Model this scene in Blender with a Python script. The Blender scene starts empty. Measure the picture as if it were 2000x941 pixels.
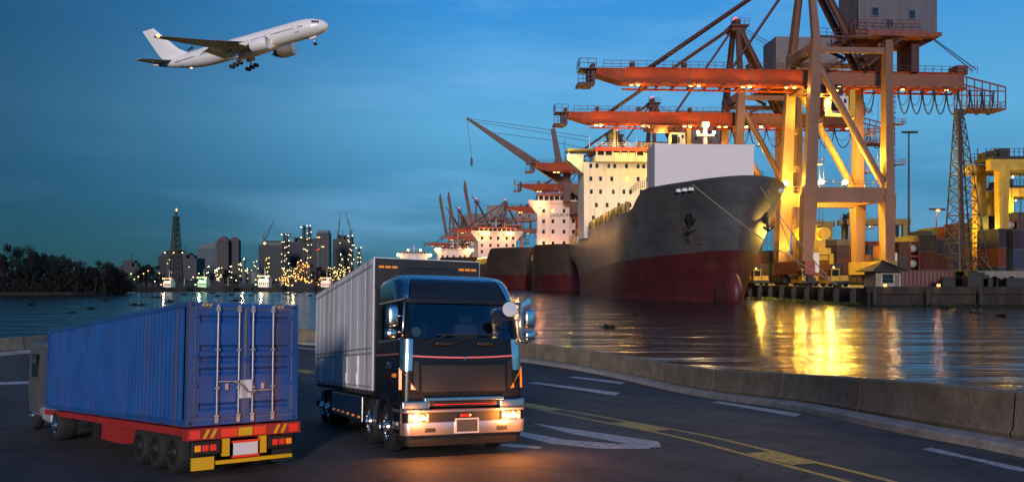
import bpy, bmesh, math, random
from mathutils import Vector, Matrix, Euler
R = math.radians
sc = bpy.context.scene
C = sc.collection
rnd = random.Random(7)

# ------------------------------------------------------------------ camera
CAMZ, FPX, HOR = 7.0, 1500.0, 540.0          # camera height above the water, focal length in photo pixels, horizon row
cam_d = bpy.data.cameras.new('camera'); cam = bpy.data.objects.new('camera', cam_d); C.objects.link(cam)
cam.location = (0, 0, CAMZ); cam.rotation_euler = (R(90), 0, 0)
cam_d.sensor_width = 36; cam_d.lens = 36 * FPX / 2000; cam_d.shift_y = (HOR - 470.5) / 2000
cam_d.clip_start = 0.1; cam_d.clip_end = 20000
sc.camera = cam

# ------------------------------------------------------------------ sky and dusk light
SUN_EL, SUN_AZ = R(14), R(186)                # azimuth clockwise from the viewing direction (+Y): low, behind the camera
w = bpy.data.worlds.new('World'); sc.world = w; w.use_nodes = True
nt = w.node_tree; nt.nodes.clear()
def N(tree, typ, **kw):
    n = tree.nodes.new(typ)
    for k, v in kw.items(): setattr(n, k, v)
    return n
out = N(nt, 'ShaderNodeOutputWorld'); bg = N(nt, 'ShaderNodeBackground')
sky = N(nt, 'ShaderNodeTexSky', sky_type='NISHITA', sun_disc=False, sun_elevation=SUN_EL, sun_rotation=SUN_AZ,
        altitude=0, air_density=1.0, dust_density=0.4, ozone_density=4.0)
L = nt.links.new
tc = N(nt, 'ShaderNodeTexCoord'); sep = N(nt, 'ShaderNodeSeparateXYZ'); L(tc.outputs['Generated'], sep.inputs[0])
el = N(nt, 'ShaderNodeValToRGB'); L(sep.outputs[2], el.inputs[0])           # dusk blue by height above the horizon
er = el.color_ramp; er.elements[0].position = 0; er.elements[0].color = (.024, .080, .125, 1); er.elements[1].position = 1; er.elements[1].color = (.004, .04, .17, 1)
for p, c in ((.06, (.030, .110, .178)), (.13, (.055, .200, .335)), (.19, (.085, .28, .45)), (.33, (.030, .20, .47)), (.5, (.010, .10, .32))):
    e = er.elements.new(p); e.color = (*c, 1)
azm = N(nt, 'ShaderNodeMath', operation='MULTIPLY_ADD'); azm.inputs[1].default_value = .5; azm.inputs[2].default_value = .5; L(sep.outputs[0], azm.inputs[0])
az = N(nt, 'ShaderNodeValToRGB'); az.color_ramp.interpolation = 'B_SPLINE'; L(azm.outputs[0], az.inputs[0])      # lens vignetting put into the sky colour: darkest left, brighter to the right
az.color_ramp.elements[0].color = (.10,) * 3 + (1,); az.color_ramp.elements[1].color = (1.3,) * 3 + (1,)
for p, v in ((.22, .13), (.34, .54), (.46, 1.02), (.6, 1.12)):
    e = az.color_ramp.elements.new(p); e.color = (v, v, v, 1)
am = N(nt, 'ShaderNodeMix', data_type='RGBA', blend_type='MULTIPLY'); am.inputs[0].default_value = 1; L(az.outputs[0], am.inputs[7])
sk = N(nt, 'ShaderNodeMix', data_type='RGBA', blend_type='MULTIPLY'); sk.inputs[0].default_value = 1; sk.inputs[7].default_value = (.0025, .009, .0135, 1); L(sky.outputs[0], sk.inputs[6])
ad0 = N(nt, 'ShaderNodeMix', data_type='RGBA', blend_type='ADD'); ad0.inputs[0].default_value = 1; L(am.outputs[2], ad0.inputs[6]); L(sk.outputs[2], ad0.inputs[7])
mp = N(nt, 'ShaderNodeMapping'); mp.inputs['Scale'].default_value = (1.0, 1.0, 6.0); mp.inputs['Rotation'].default_value = (R(3), R(-4), 0)
no = N(nt, 'ShaderNodeTexNoise'); no.inputs['Scale'].default_value = 1.9; no.inputs['Detail'].default_value = 7; no.inputs['Roughness'].default_value = .58
ra = N(nt, 'ShaderNodeValToRGB'); ra.color_ramp.elements[0].position = .50; ra.color_ramp.elements[1].position = .78
ra.color_ramp.elements[0].color = (0, 0, 0, 1); ra.color_ramp.elements[1].color = (.62, .62, .62, 1)
cl = N(nt, 'ShaderNodeMix', data_type='RGBA', blend_type='MIX'); cl.inputs[7].default_value = (.16, .36, .60, 1)
L(tc.outputs['Generated'], mp.inputs[0]); L(mp.outputs[0], no.inputs['Vector']); L(no.outputs['Fac'], ra.inputs[0])
L(el.outputs[0], cl.inputs[6]); L(ra.outputs[0], cl.inputs[0]); L(cl.outputs[2], am.inputs[6])
L(ad0.outputs[2], bg.inputs[0]); L(bg.outputs[0], out.inputs[0]); bg.inputs[1].default_value = 1.0
sun_d = bpy.data.lights.new('sun', 'SUN'); sun = bpy.data.objects.new('sun', sun_d); C.objects.link(sun)
sun_d.energy = 1.6; sun_d.angle = R(12); sun_d.color = (1, .82, .76)
sdir = Vector((math.sin(SUN_AZ) * math.cos(SUN_EL), math.cos(SUN_AZ) * math.cos(SUN_EL), math.sin(SUN_EL)))
sun.rotation_euler = (-sdir).to_track_quat('-Z', 'Y').to_euler()
vs = sc.view_settings; vs.view_transform = 'Standard'; vs.look = 'None'; vs.exposure = .4; vs.gamma = 1; vs.use_curve_mapping = False
cy = sc.cycles
cy.max_bounces = 6; cy.diffuse_bounces = 2; cy.glossy_bounces = 4; cy.transmission_bounces = 4; cy.transparent_max_bounces = 8
cy.sample_clamp_indirect = 6; cy.sample_clamp_direct = 0; cy.caustics_reflective = False; cy.caustics_refractive = False
cy.use_denoising = True
try: cy.denoiser = 'OPENIMAGEDENOISE'
except Exception: pass

# ------------------------------------------------------------------ helpers
def at(px, py, d):                            # the place seen at a photo pixel, d metres in front of the camera
    return Vector(((px - 1000) / FPX * d, d, CAMZ - (py - HOR) / FPX * d))

def mat(name, col, rough=.5, metal=0., var=.0, scale=1., bump=0., bscale=None, emit=None, estr=0., spec=.5, coat=0., streak=0., var2=None, rvar=.0):
    m = bpy.data.materials.new(name); m.use_nodes = True
    t = m.node_tree; b = t.nodes['Principled BSDF']
    b.inputs['Base Color'].default_value = (*col, 1); b.inputs['Roughness'].default_value = rough; b.inputs['Metallic'].default_value = metal
    b.inputs['Specular IOR Level'].default_value = spec; b.inputs['Coat Weight'].default_value = coat
    if emit: b.inputs['Emission Color'].default_value = (*emit, 1); b.inputs['Emission Strength'].default_value = estr
    if var or bump or streak or rvar:
        tc = N(t, 'ShaderNodeTexCoord')
        n1 = N(t, 'ShaderNodeTexNoise'); n1.inputs['Scale'].default_value = scale; n1.inputs['Detail'].default_value = 8; n1.inputs['Roughness'].default_value = .65
        t.links.new(tc.outputs['Object'], n1.inputs['Vector'])
        if var:
            mx = N(t, 'ShaderNodeMix', data_type='RGBA', blend_type='MIX')
            c2 = var2 or tuple(c * (1 - var) for c in col)
            mx.inputs[6].default_value = (*col, 1); mx.inputs[7].default_value = (*c2, 1)
            rp = N(t, 'ShaderNodeValToRGB'); rp.color_ramp.elements[0].position = .38; rp.color_ramp.elements[1].position = .68
            t.links.new(n1.outputs['Fac'], rp.inputs[0]); t.links.new(rp.outputs[0], mx.inputs[0])
            last = mx.outputs[2]
            if streak:                        # rust and dirt that ran down
                mp = N(t, 'ShaderNodeMapping'); mp.inputs['Scale'].default_value = (streak, streak, streak * .06)
                n2 = N(t, 'ShaderNodeTexNoise'); n2.inputs['Scale'].default_value = 1; n2.inputs['Detail'].default_value = 5
                t.links.new(tc.outputs['Object'], mp.inputs[0]); t.links.new(mp.outputs[0], n2.inputs['Vector'])
                rp2 = N(t, 'ShaderNodeValToRGB'); rp2.color_ramp.elements[0].position = .52; rp2.color_ramp.elements[1].position = .72
                rp2.color_ramp.elements[1].color = (.65, .65, .65, 1)
                t.links.new(n2.outputs['Fac'], rp2.inputs[0])
                m2 = N(t, 'ShaderNodeMix', data_type='RGBA', blend_type='MIX'); m2.inputs[7].default_value = (.10 + col[0] * .25, .05 + col[1] * .2, .03 + col[2] * .15, 1)
                t.links.new(rp2.outputs[0], m2.inputs[0]); t.links.new(last, m2.inputs[6]); last = m2.outputs[2]
            t.links.new(last, b.inputs['Base Color'])
        if rvar:
            mr = N(t, 'ShaderNodeMapRange'); mr.inputs[3].default_value = max(0, rough - rvar); mr.inputs[4].default_value = min(1, rough + rvar)
            t.links.new(n1.outputs['Fac'], mr.inputs[0]); t.links.new(mr.outputs[0], b.inputs['Roughness'])
        if bump:
            n3 = N(t, 'ShaderNodeTexNoise'); n3.inputs['Scale'].default_value = bscale or scale * 3; n3.inputs['Detail'].default_value = 4
            bp = N(t, 'ShaderNodeBump'); bp.inputs['Strength'].default_value = bump; bp.inputs['Distance'].default_value = .05
            t.links.new(tc.outputs['Object'], n3.inputs['Vector']); t.links.new(n3.outputs['Fac'], bp.inputs['Height']); t.links.new(bp.outputs[0], b.inputs['Normal'])
    return m

class MB:
    def __init__(s): s.v = []; s.f = []
    def add(s, vs, fs):
        o = len(s.v); s.v += [tuple(p) for p in vs]; s.f += [tuple(i + o for i in f) for f in fs]; return s
    def box(s, x0, x1, y0, y1, z0, z1, M=None):
        vs = [Vector((x, y, z)) for z in (z0, z1) for y in (y0, y1) for x in (x0, x1)]
        if M: vs = [M @ p for p in vs]
        return s.add(vs, [(0, 2, 3, 1), (4, 5, 7, 6), (0, 1, 5, 4), (2, 6, 7, 3), (0, 4, 6, 2), (1, 3, 7, 5)])
    def beam(s, p, q, w, h, w2=None, h2=None, up=(0, 0, 1)):
        p = Vector(p); q = Vector(q); d = (q - p).normalized(); up = Vector(up)
        sd = d.cross(up)
        if sd.length < 1e-4: sd = d.cross(Vector((0, 1, 0)))
        sd.normalize(); u = sd.cross(d).normalized(); w2 = w if w2 is None else w2; h2 = h if h2 is None else h2
        vs = [p + sd * a * w / 2 + u * b * h / 2 for a, b in ((-1, -1), (1, -1), (1, 1), (-1, 1))] + \
             [q + sd * a * w2 / 2 + u * b * h2 / 2 for a, b in ((-1, -1), (1, -1), (1, 1), (-1, 1))]
        return s.add(vs, [(3, 2, 1, 0), (4, 5, 6, 7), (0, 1, 5, 4), (1, 2, 6, 5), (2, 3, 7, 6), (3, 0, 4, 7)])
    def tube(s, p, q, r, n=6, r2=None):
        p = Vector(p); q = Vector(q); d = (q - p).normalized(); r2 = r if r2 is None else r2
        a = d.orthogonal().normalized(); b = d.cross(a)
        vs = []
        for c, rr in ((p, r), (q, r2)):
            for i in range(n):
                t = 2 * math.pi * i / n; vs.append(c + (a * math.cos(t) + b * math.sin(t)) * rr)
        return s.add(vs, [(i, (i + 1) % n, n + (i + 1) % n, n + i) for i in range(n)] + [tuple(range(n - 1, -1, -1)), tuple(range(n, 2 * n))])
    def path(s, pts, r, n=5):
        pts = [Vector(p) for p in pts]; vs = []; m = len(pts); prev = None
        for i, p in enumerate(pts):
            d = (pts[min(i + 1, m - 1)] - pts[max(i - 1, 0)]).normalized()
            a = d.orthogonal().normalized() if prev is None else (prev - d * prev.dot(d)).normalized()
            prev = a; b = d.cross(a)
            for k in range(n):
                t = 2 * math.pi * k / n; vs.append(p + (a * math.cos(t) + b * math.sin(t)) * r)
        fs = [(i * n + k, i * n + (k + 1) % n, (i + 1) * n + (k + 1) % n, (i + 1) * n + k) for i in range(m - 1) for k in range(n)]
        fs += [tuple(range(n - 1, -1, -1)), tuple(range((m - 1) * n, m * n))]
        return s.add(vs, fs)
    def lathe(s, prof, o=(0, 0, 0), ax=(0, 0, 1), n=20):
        o = Vector(o); ax = Vector(ax).normalized(); a = ax.orthogonal().normalized(); b = ax.cross(a); vs = []; m = len(prof)
        for r, h in prof:
            for k in range(n):
                t = 2 * math.pi * k / n; vs.append(o + ax * h + (a * math.cos(t) + b * math.sin(t)) * r)
        fs = [(i * n + k, i * n + (k + 1) % n, (i + 1) * n + (k + 1) % n, (i + 1) * n + k) for i in range(m - 1) for k in range(n)]
        fs += [tuple(range(n - 1, -1, -1)), tuple(range((m - 1) * n, m * n))]
        return s.add(vs, fs)
    def grid(s, fn, nu, nv, skip=None, cu=False):
        vs = [fn(i / nu, j / nv) for j in range(nv + 1) for i in range(nu + 1)]
        fs = []
        for j in range(nv):
            for i in range(nu):
                if skip and skip((i + .5) / nu, (j + .5) / nv): continue
                a = j * (nu + 1) + i; fs.append((a, a + 1, a + nu + 2, a + nu + 1))
        return s.add(vs, fs)
    def prism(s, pts, d):                     # closed 3-D polygon pushed along d
        pts = [Vector(p) for p in pts]; d = Vector(d); n = len(pts)
        return s.add(pts + [p + d for p in pts], [tuple(range(n - 1, -1, -1)), tuple(range(n, 2 * n))] + [(i, (i + 1) % n, n + (i + 1) % n, n + i) for i in range(n)])
    def ball(s, c, r, n=8, m=5, sc_=(1, 1, 1)):
        c = Vector(c); vs = [c + Vector((0, 0, -r * sc_[2]))]
        for j in range(1, m):
            f = -math.pi / 2 + math.pi * j / m
            for k in range(n):
                t = 2 * math.pi * k / n; vs.append(c + Vector((math.cos(t) * math.cos(f) * r * sc_[0], math.sin(t) * math.cos(f) * r * sc_[1], math.sin(f) * r * sc_[2])))
        vs.append(c + Vector((0, 0, r * sc_[2]))); e = len(vs) - 1
        fs = [(0, 1 + (k + 1) % n, 1 + k) for k in range(n)]
        for j in range(m - 2):
            for k in range(n):
                a = 1 + j * n + k; b = 1 + j * n + (k + 1) % n; fs.append((a, b, b + n, a + n))
        fs += [(e, e - n + k, e - n + (k + 1) % n) for k in range(n)]
        return s.add(vs, fs)
    def octa(s, c, r):
        c = Vector(c); vs = [c + Vector(p) * r for p in ((1, 0, 0), (-1, 0, 0), (0, 1, 0), (0, -1, 0), (0, 0, 1), (0, 0, -1))]
        return s.add(vs, [(0, 2, 4), (2, 1, 4), (1, 3, 4), (3, 0, 4), (2, 0, 5), (1, 2, 5), (3, 1, 5), (0, 3, 5)])
    def rail(s, p, q, h=1.1, step=2., r=.05, lv=2):
        p = Vector(p); q = Vector(q); n = max(1, int((q - p).length / step)); up = Vector((0, 0, h))
        for i in range(n + 1):
            a = p.lerp(q, i / n); s.beam(a, a + up, r, r)
        for k in range(1, lv + 1):
            o = up * (k / lv); s.beam(p + o, q + o, r, r)
        return s
    def mesh(s, name):
        me = bpy.data.meshes.new(name); me.from_pydata(s.v, [], s.f); me.update(); return me
    def build(s, name, m=None, parent=None, smooth=False, fix=True, bevel=0., **tags):
        me = s.mesh(name)
        if fix:
            b = bmesh.new(); b.from_mesh(me); bmesh.ops.recalc_face_normals(b, faces=b.faces); b.to_mesh(me); b.free()
        if smooth is True: me.polygons.foreach_set('use_smooth', [True] * len(me.polygons))
        o = obj(name, me, m, parent, **tags)
        if smooth and smooth is not True:
            me.polygons.foreach_set('use_smooth', [True] * len(me.polygons))
            me.set_sharp_from_angle(angle=R(smooth))
        if bevel:
            bv = o.modifiers.new('bevel', 'BEVEL'); bv.width = bevel; bv.segments = 2; bv.limit_method = 'ANGLE'; bv.angle_limit = R(40)
        return o
def obj(name, me, m=None, parent=None, label=None, cat=None, group=None, kind=None):
    o = bpy.data.objects.new(name, me); C.objects.link(o)
    if m is not None:
        if len(me.materials) == 0: me.materials.append(m)
        elif me.materials[0] != m: o.material_slots[0].link = 'OBJECT'; o.material_slots[0].material = m
    if parent: o.parent = parent
    return tag(o, label, cat, group, kind)
def tag(o, label=None, cat=None, group=None, kind=None):
    for k, v in (('label', label), ('category', cat), ('group', group), ('kind', kind)):
        if v: o[k] = v
    return o
def thing(name, label, cat, loc=(0, 0, 0), rotz=0., group=None, rot=None, scale=1.):
    o = bpy.data.objects.new(name, None); C.objects.link(o); o.location = loc
    o.rotation_euler = rot if rot is not None else (0, 0, rotz)
    o.scale = (scale,) * 3; o.empty_display_size = .5
    return tag(o, label, cat, group)
def copy_tree(o, parent=None):
    c = o.copy(); C.objects.link(c); c.parent = parent
    for ch in o.children: copy_tree(ch, c)
    return c
def lamp(name, loc, power, col=(1, .66, .22), r=.3, spot=None, aim=None, parent=None, blend=.6):
    d = bpy.data.lights.new(name, 'SPOT' if spot else 'POINT'); d.energy = power; d.color = col; d.shadow_soft_size = r
    o = bpy.data.objects.new(name, d); C.objects.link(o); o.location = loc
    if spot:
        d.spot_size = R(spot); d.spot_blend = blend; o.rotation_euler = (Vector(aim) - Vector(loc)).to_track_quat('-Z', 'Y').to_euler()
    if parent: o.parent = parent
    return o

# ------------------------------------------------------------------ materials
M = {}
M['asphalt'] = mat('asphalt', (.085, .078, .074), .78, var=.35, scale=.35, bump=.5, bscale=38, rvar=.12)
def asphalt_wear(m):                          # aggregate, wheel-path wear along the road, cracks and tar patches
    t = m.node_tree; b = t.nodes['Principled BSDF']; src = b.inputs['Base Color'].links[0].from_socket; tc = N(t, 'ShaderNodeTexCoord')
    def mul(fac_sock, col, amt):
        nonlocal src
        mx = N(t, 'ShaderNodeMix', data_type='RGBA', blend_type='MULTIPLY'); mx.inputs[7].default_value = (*col, 1)
        f = N(t, 'ShaderNodeMath', operation='MULTIPLY'); f.inputs[1].default_value = amt; t.links.new(fac_sock, f.inputs[0]); t.links.new(f.outputs[0], mx.inputs[0]); t.links.new(src, mx.inputs[6]); src = mx.outputs[2]
    def ramp(sock, a, c):
        r = N(t, 'ShaderNodeValToRGB'); r.color_ramp.elements[0].position = a; r.color_ramp.elements[1].position = c; t.links.new(sock, r.inputs[0]); return r.outputs[0]
    n = N(t, 'ShaderNodeTexNoise'); n.inputs['Scale'].default_value = 55; n.inputs['Detail'].default_value = 3; t.links.new(tc.outputs['Object'], n.inputs['Vector']); mul(ramp(n.outputs['Fac'], .45, .65), (.45, .45, .45), .8)
    mp = N(t, 'ShaderNodeMapping', vector_type='TEXTURE'); mp.inputs['Rotation'].default_value = (0, 0, R(28)); mp.inputs['Scale'].default_value = (1.0, 14, 1); n2 = N(t, 'ShaderNodeTexNoise'); n2.inputs['Scale'].default_value = 1.3; n2.inputs['Detail'].default_value = 4
    t.links.new(tc.outputs['Object'], mp.inputs[0]); t.links.new(mp.outputs[0], n2.inputs['Vector']); mul(ramp(n2.outputs['Fac'], .42, .66), (.55, .54, .53), .9)
    n3 = N(t, 'ShaderNodeTexNoise'); n3.inputs['Scale'].default_value = 1.5; n3.inputs['Detail'].default_value = 3; t.links.new(tc.outputs['Object'], n3.inputs['Vector'])
    ad = N(t, 'ShaderNodeMix', data_type='RGBA', blend_type='ADD'); ad.inputs[0].default_value = .6; t.links.new(tc.outputs['Object'], ad.inputs[6]); t.links.new(n3.outputs['Color'], ad.inputs[7])
    vo = N(t, 'ShaderNodeTexVoronoi', feature='DISTANCE_TO_EDGE'); vo.inputs['Scale'].default_value = .33; t.links.new(ad.outputs[2], vo.inputs['Vector'])
    r = N(t, 'ShaderNodeValToRGB'); r.color_ramp.elements[0].color = (1, 1, 1, 1); r.color_ramp.elements[1].color = (0, 0, 0, 1); r.color_ramp.elements[0].position = .004; r.color_ramp.elements[1].position = .012; t.links.new(vo.outputs[0], r.inputs[0]); mul(r.outputs[0], (.25, .25, .25), .8)
    n4 = N(t, 'ShaderNodeTexNoise'); n4.inputs['Scale'].default_value = .9; n4.inputs['Detail'].default_value = 2; t.links.new(tc.outputs['Object'], n4.inputs['Vector']); mul(ramp(n4.outputs['Fac'], .66, .70), (.55, .54, .52), .7)
    t.links.new(src, b.inputs['Base Color'])
asphalt_wear(M['asphalt'])
M['concrete'] = mat('concrete', (.24, .20, .14), .85, var=.5, scale=1.2, bump=.3, bscale=12, streak=1.5)
M['kerb'] = mat('kerb_concrete', (.36, .35, .32), .8, var=.4, scale=1.5, bump=.3, bscale=14)
M['roadyellow'] = mat('road_yellow_paint', (.80, .44, .03), .6, var=.5, scale=7, var2=(.20, .13, .06), bump=.3, bscale=40)
M['roadwhite'] = mat('road_white_paint', (.62, .61, .57), .6, var=.5, scale=7, var2=(.13, .13, .125), bump=.3, bscale=40)
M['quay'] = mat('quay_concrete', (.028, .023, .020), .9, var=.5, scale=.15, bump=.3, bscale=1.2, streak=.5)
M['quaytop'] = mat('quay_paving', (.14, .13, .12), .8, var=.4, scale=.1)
M['darksteel'] = mat('dark_steel', (.022, .019, .018), .55, var=.4, scale=1)
M['rope'] = mat('rope', (.30, .25, .18), .9)
M['cable'] = mat('cable', (.02, .02, .022), .6)
M['craneorange'] = mat('crane_orange_paint', (.36, .050, .010), .55, var=.35, scale=.12, streak=.35, rvar=.1, spec=.2)
M['cranetan'] = mat('crane_leg_paint', (.215, .108, .066), .55, var=.25, scale=.1, streak=.25)
M['cranedark'] = mat('crane_dark_red', (.075, .020, .014), .55, var=.4, scale=.3)
M['house'] = mat('house_cladding', (.13, .125, .155), .5, var=.2, scale=.3, streak=.6)
M['rustred'] = mat('rust_red', (.22, .06, .04), .6, var=.4, scale=.5)
M['glass'] = mat('dark_glass', (.01, .014, .018), .08, spec=.8)
M['litglass'] = mat('lit_window', (.3, .2, .05), .4, emit=(1, .72, .2), estr=1.2)
M['bulb'] = mat('lamp_bulb_warm', (1, .8, .4), .4, emit=(1, .60, .16), estr=5)
M['bulbhot'] = mat('flood_lamp_face', (1, .8, .4), .4, emit=(1, .74, .30), estr=25)
M['bulbw'] = mat('lamp_bulb_white', (1, .9, .7), .4, emit=(1, .80, .42), estr=4)
M['bulbo'] = mat('lamp_bulb_orange', (1, .5, .2), .4, emit=(1, .36, .07), estr=5)
M['bulbg'] = mat('lamp_bulb_green', (.5, 1, .4), .4, emit=(.75, 1, .22), estr=4)
M['bulbr'] = mat('lamp_bulb_red', (1, .1, .1), .4, emit=(1, .04, .05), estr=4)
M['shipgrey'] = mat('hull_grey', (.128, .138, .150), .40, var=.45, scale=.07, streak=.09, bump=.12, bscale=.35, rvar=.1)
M['shipred'] = mat('hull_red', (.115, .021, .026), .5, var=.4, scale=.07, streak=.2, rvar=.1)
M['shipwhite'] = mat('ship_white', (.72, .68, .63), .5, var=.12, scale=.15, streak=.35)
M['redband'] = mat('red_band', (.55, .05, .03), .5, var=.2, scale=.4)
M['panelwhite'] = mat('blank_white_panel', (.74, .69, .70), .6, var=.04, scale=.1)
M['yellowpaint'] = mat('machine_yellow', (.62, .38, .03), .5, var=.3, scale=.4, streak=.5)
M['olive'] = mat('olive_yellow_steel', (.28, .20, .06), .6, var=.35, scale=.25, streak=.4)
M['deck'] = mat('ship_deck', (.10, .06, .045), .7, var=.4, scale=.3)

def plates(m, w_, h, amt=.5):                 # seams between hull plates
    t = m.node_tree; b = t.nodes['Principled BSDF']; src = b.inputs['Base Color'].links[0].from_socket; tc = N(t, 'ShaderNodeTexCoord'); sp_ = N(t, 'ShaderNodeSeparateXYZ'); cb = N(t, 'ShaderNodeCombineXYZ')
    t.links.new(tc.outputs['Object'], sp_.inputs[0]); t.links.new(sp_.outputs[1], cb.inputs[0]); t.links.new(sp_.outputs[2], cb.inputs[1])
    br = N(t, 'ShaderNodeTexBrick'); br.inputs['Scale'].default_value = 1; br.inputs['Brick Width'].default_value = w_; br.inputs['Row Height'].default_value = h; br.inputs['Mortar Size'].default_value = .06; br.inputs['Mortar Smooth'].default_value = .3
    br.inputs['Color1'].default_value = (1, 1, 1, 1); br.inputs['Color2'].default_value = (.82, .82, .82, 1); br.inputs['Mortar'].default_value = (.45, .42, .40, 1); t.links.new(cb.outputs[0], br.inputs['Vector'])
    mx = N(t, 'ShaderNodeMix', data_type='RGBA', blend_type='MULTIPLY'); mx.inputs[0].default_value = amt; t.links.new(src, mx.inputs[6]); t.links.new(br.outputs['Color'], mx.inputs[7]); t.links.new(mx.outputs[2], b.inputs['Base Color'])
plates(M['shipgrey'], 9, 2.8, .9); plates(M['shipred'], 9, 2.8, .8)
# ------------------------------------------------------------------ setting: water, road, quay, far shore
wm = bpy.data.materials.new('river_water'); wm.use_nodes = True
t = wm.node_tree; b = t.nodes['Principled BSDF']
b.inputs['Base Color'].default_value = (.006, .016, .024, 1); b.inputs['Roughness'].default_value = .16; b.inputs['IOR'].default_value = 1.33
b.inputs['Specular IOR Level'].default_value = .5
tc = N(t, 'ShaderNodeTexCoord'); bumps = []
prev = None
for sx, sy, dist, st, det in ((.045, .20, 1.0, .60, 3), (.20, 1.0, .20, .30, 3), (1.2, 4.0, .05, .12, 2)):
    mp = N(t, 'ShaderNodeMapping'); mp.inputs['Scale'].default_value = (sx, sy, 1); mp.inputs['Rotation'].default_value = (0, 0, R(7))
    n = N(t, 'ShaderNodeTexNoise'); n.inputs['Scale'].default_value = 1; n.inputs['Detail'].default_value = det; n.inputs['Roughness'].default_value = .5
    bp = N(t, 'ShaderNodeBump'); bp.inputs['Strength'].default_value = st; bp.inputs['Distance'].default_value = dist
    t.links.new(tc.outputs['Object'], mp.inputs[0]); t.links.new(mp.outputs[0], n.inputs['Vector']); t.links.new(n.outputs['Fac'], bp.inputs['Height'])
    if prev: t.links.new(prev.outputs[0], bp.inputs['Normal'])
    prev = bp
t.links.new(prev.outputs[0], b.inputs['Normal'])
MB().add([(-9000, -300, 0), (9000, -300, 0), (9000, 14000, 0), (-9000, 14000, 0)], [(0, 1, 2, 3)]).build('water', wm, kind='structure', label='dark rippled river water with light reflections')

FR = Vector((-1.25, 15.6)); E = Vector((-.373, .928)); NL = Vector((-.928, -.373))
def sp(x, w=2.2): return w * math.log1p(math.exp(max(-40, min(40, x / w))))
def sst(x): x = max(0., min(1., x)); return x * x * (3 - 2 * x)
def zroad(x, y):
    p = Vector((x, y)) - FR; s = p.dot(E); q = p.dot(NL)
    return 3.36 - .115 * (sp(s + 4) - sp(s - 15)) + .115 * (sp(4) - sp(-15)) + .035 * 6 * math.tanh(q / 6) - .42 * sst((q - 1.3) / 1.7)
def ground(px, py, zo=0.):                    # where the sight line through a photo pixel meets the road
    d = 3.0; dx = (px - 1000) / FPX; dz = -(py - HOR) / FPX
    while d < 160:
        if CAMZ + dz * d < zroad(dx * d, d): break
        d += .02
    return Vector((dx * d, d, zroad(dx * d, d) + zo))
def spline(pts, n):                           # Catmull-Rom through plan points
    pts = [Vector(p) for p in pts]; P = [pts[0] * 2 - pts[1]] + pts + [pts[-1] * 2 - pts[-2]]; out = []
    for i in range(1, len(P) - 2):
        for k in range(n):
            t = k / n; a, b_, c, d = P[i - 1:i + 3]
            out.append(.5 * ((2 * b_) + (c - a) * t + (2 * a - 5 * b_ + 4 * c - d) * t * t + (3 * b_ - a - 3 * c + d) * t ** 3))
    return out + [pts[-1]]
bpix = [(2000, 884), (1750, 836), (1500, 789), (1250, 745), (1030, 706), (800, 684), (600, 672), (420, 667), (220, 672), (60, 688)]
bp2 = [ground(*p).xy for p in bpix]
bp2 = [Vector((14, -8)), Vector((12.6, 4))] + bp2 + [bp2[-1] + Vector((-6, -16)), bp2[-1] + Vector((-6, -40))]
edge = spline(bp2, 8)
focus = Vector((-7, -16))
rv = MB(); NJ = 90
def roadpt(u, v):
    i = min(len(edge) - 2, int(u * (len(edge) - 1))); f = u * (len(edge) - 1) - i
    e = edge[i].lerp(edge[i + 1], f); p = e.lerp(focus, v ** 1.0)
    return (p.x, p.y, zroad(p.x, p.y))
rv.grid(roadpt, len(edge) - 1, NJ)
rv.build('road', M['asphalt'], smooth=True, kind='structure', label='curving dark asphalt road beside the water')
# crash barrier with its kerb, and the wall below it down to the water
def nrm(i):
    d = (edge[min(i + 1, len(edge) - 1)] - edge[max(i - 1, 0)]).normalized(); n = Vector((d.y, -d.x))
    return n if n.dot(edge[i] - focus) > 0 else -n      # outward
def sweep(prof):
    m = MB(); k = len(prof)
    for i, e in enumerate(edge):
        n = nrm(i)
        for a, z in prof:
            p = e + n * a; m.v.append((p.x, p.y, zroad(e.x, e.y) + z if z > -50 else -2))
    for i in range(len(edge) - 1):
        for j in range(k): m.f.append((i * k + j, i * k + (j + 1) % k, (i + 1) * k + (j + 1) % k, (i + 1) * k + j))
    m.f.append(tuple(range(k))); m.f.append(tuple(range((len(edge) - 1) * k, len(edge) * k)))
    return m
bar = thing('crash_barrier', 'long weathered concrete crash barrier between road and river', 'barrier')
BPR = [(.30, -.2), (.12, .30), (.20, .42), (.26, 1.12), (.30, 1.16), (.52, 1.16), (.56, 1.12), (.62, -.2)]
cum = [0.]
for i in range(1, len(edge)): cum.append(cum[-1] + (edge[i] - edge[i - 1]).length)
def epos(s):
    s = max(0, min(cum[-1] - 1e-4, s)); i = max(j for j in range(len(cum)) if cum[j] <= s); i = min(i, len(edge) - 2); f = (s - cum[i]) / max(1e-6, cum[i + 1] - cum[i])
    return edge[i].lerp(edge[i + 1], f), nrm(i).lerp(nrm(i + 1), f).normalized()
s0 = 0.; rb_ = random.Random(9)
while s0 < cum[-1] - 3:                        # cast lengths with open joints
    L_ = min(6.0, cum[-1] - s0); m = MB(); kk = len(BPR); dz = rb_.uniform(-.012, .012); da = rb_.uniform(-.012, .012)
    for q in range(7):
        e, n = epos(s0 + .03 + (L_ - .06) * q / 6); zz = zroad(e.x, e.y)
        for a, z in BPR: p = e + n * (a + da); m.v.append((p.x, p.y, zz + z + dz))
    for q in range(6):
        for j in range(kk): m.f.append((q * kk + j, q * kk + (j + 1) % kk, (q + 1) * kk + (j + 1) % kk, (q + 1) * kk + j))
    m.f.append(tuple(range(kk))); m.f.append(tuple(range(6 * kk, 7 * kk))); m.build('barrier_segment', M['concrete'], bar, smooth=30); s0 += 6.0
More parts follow.
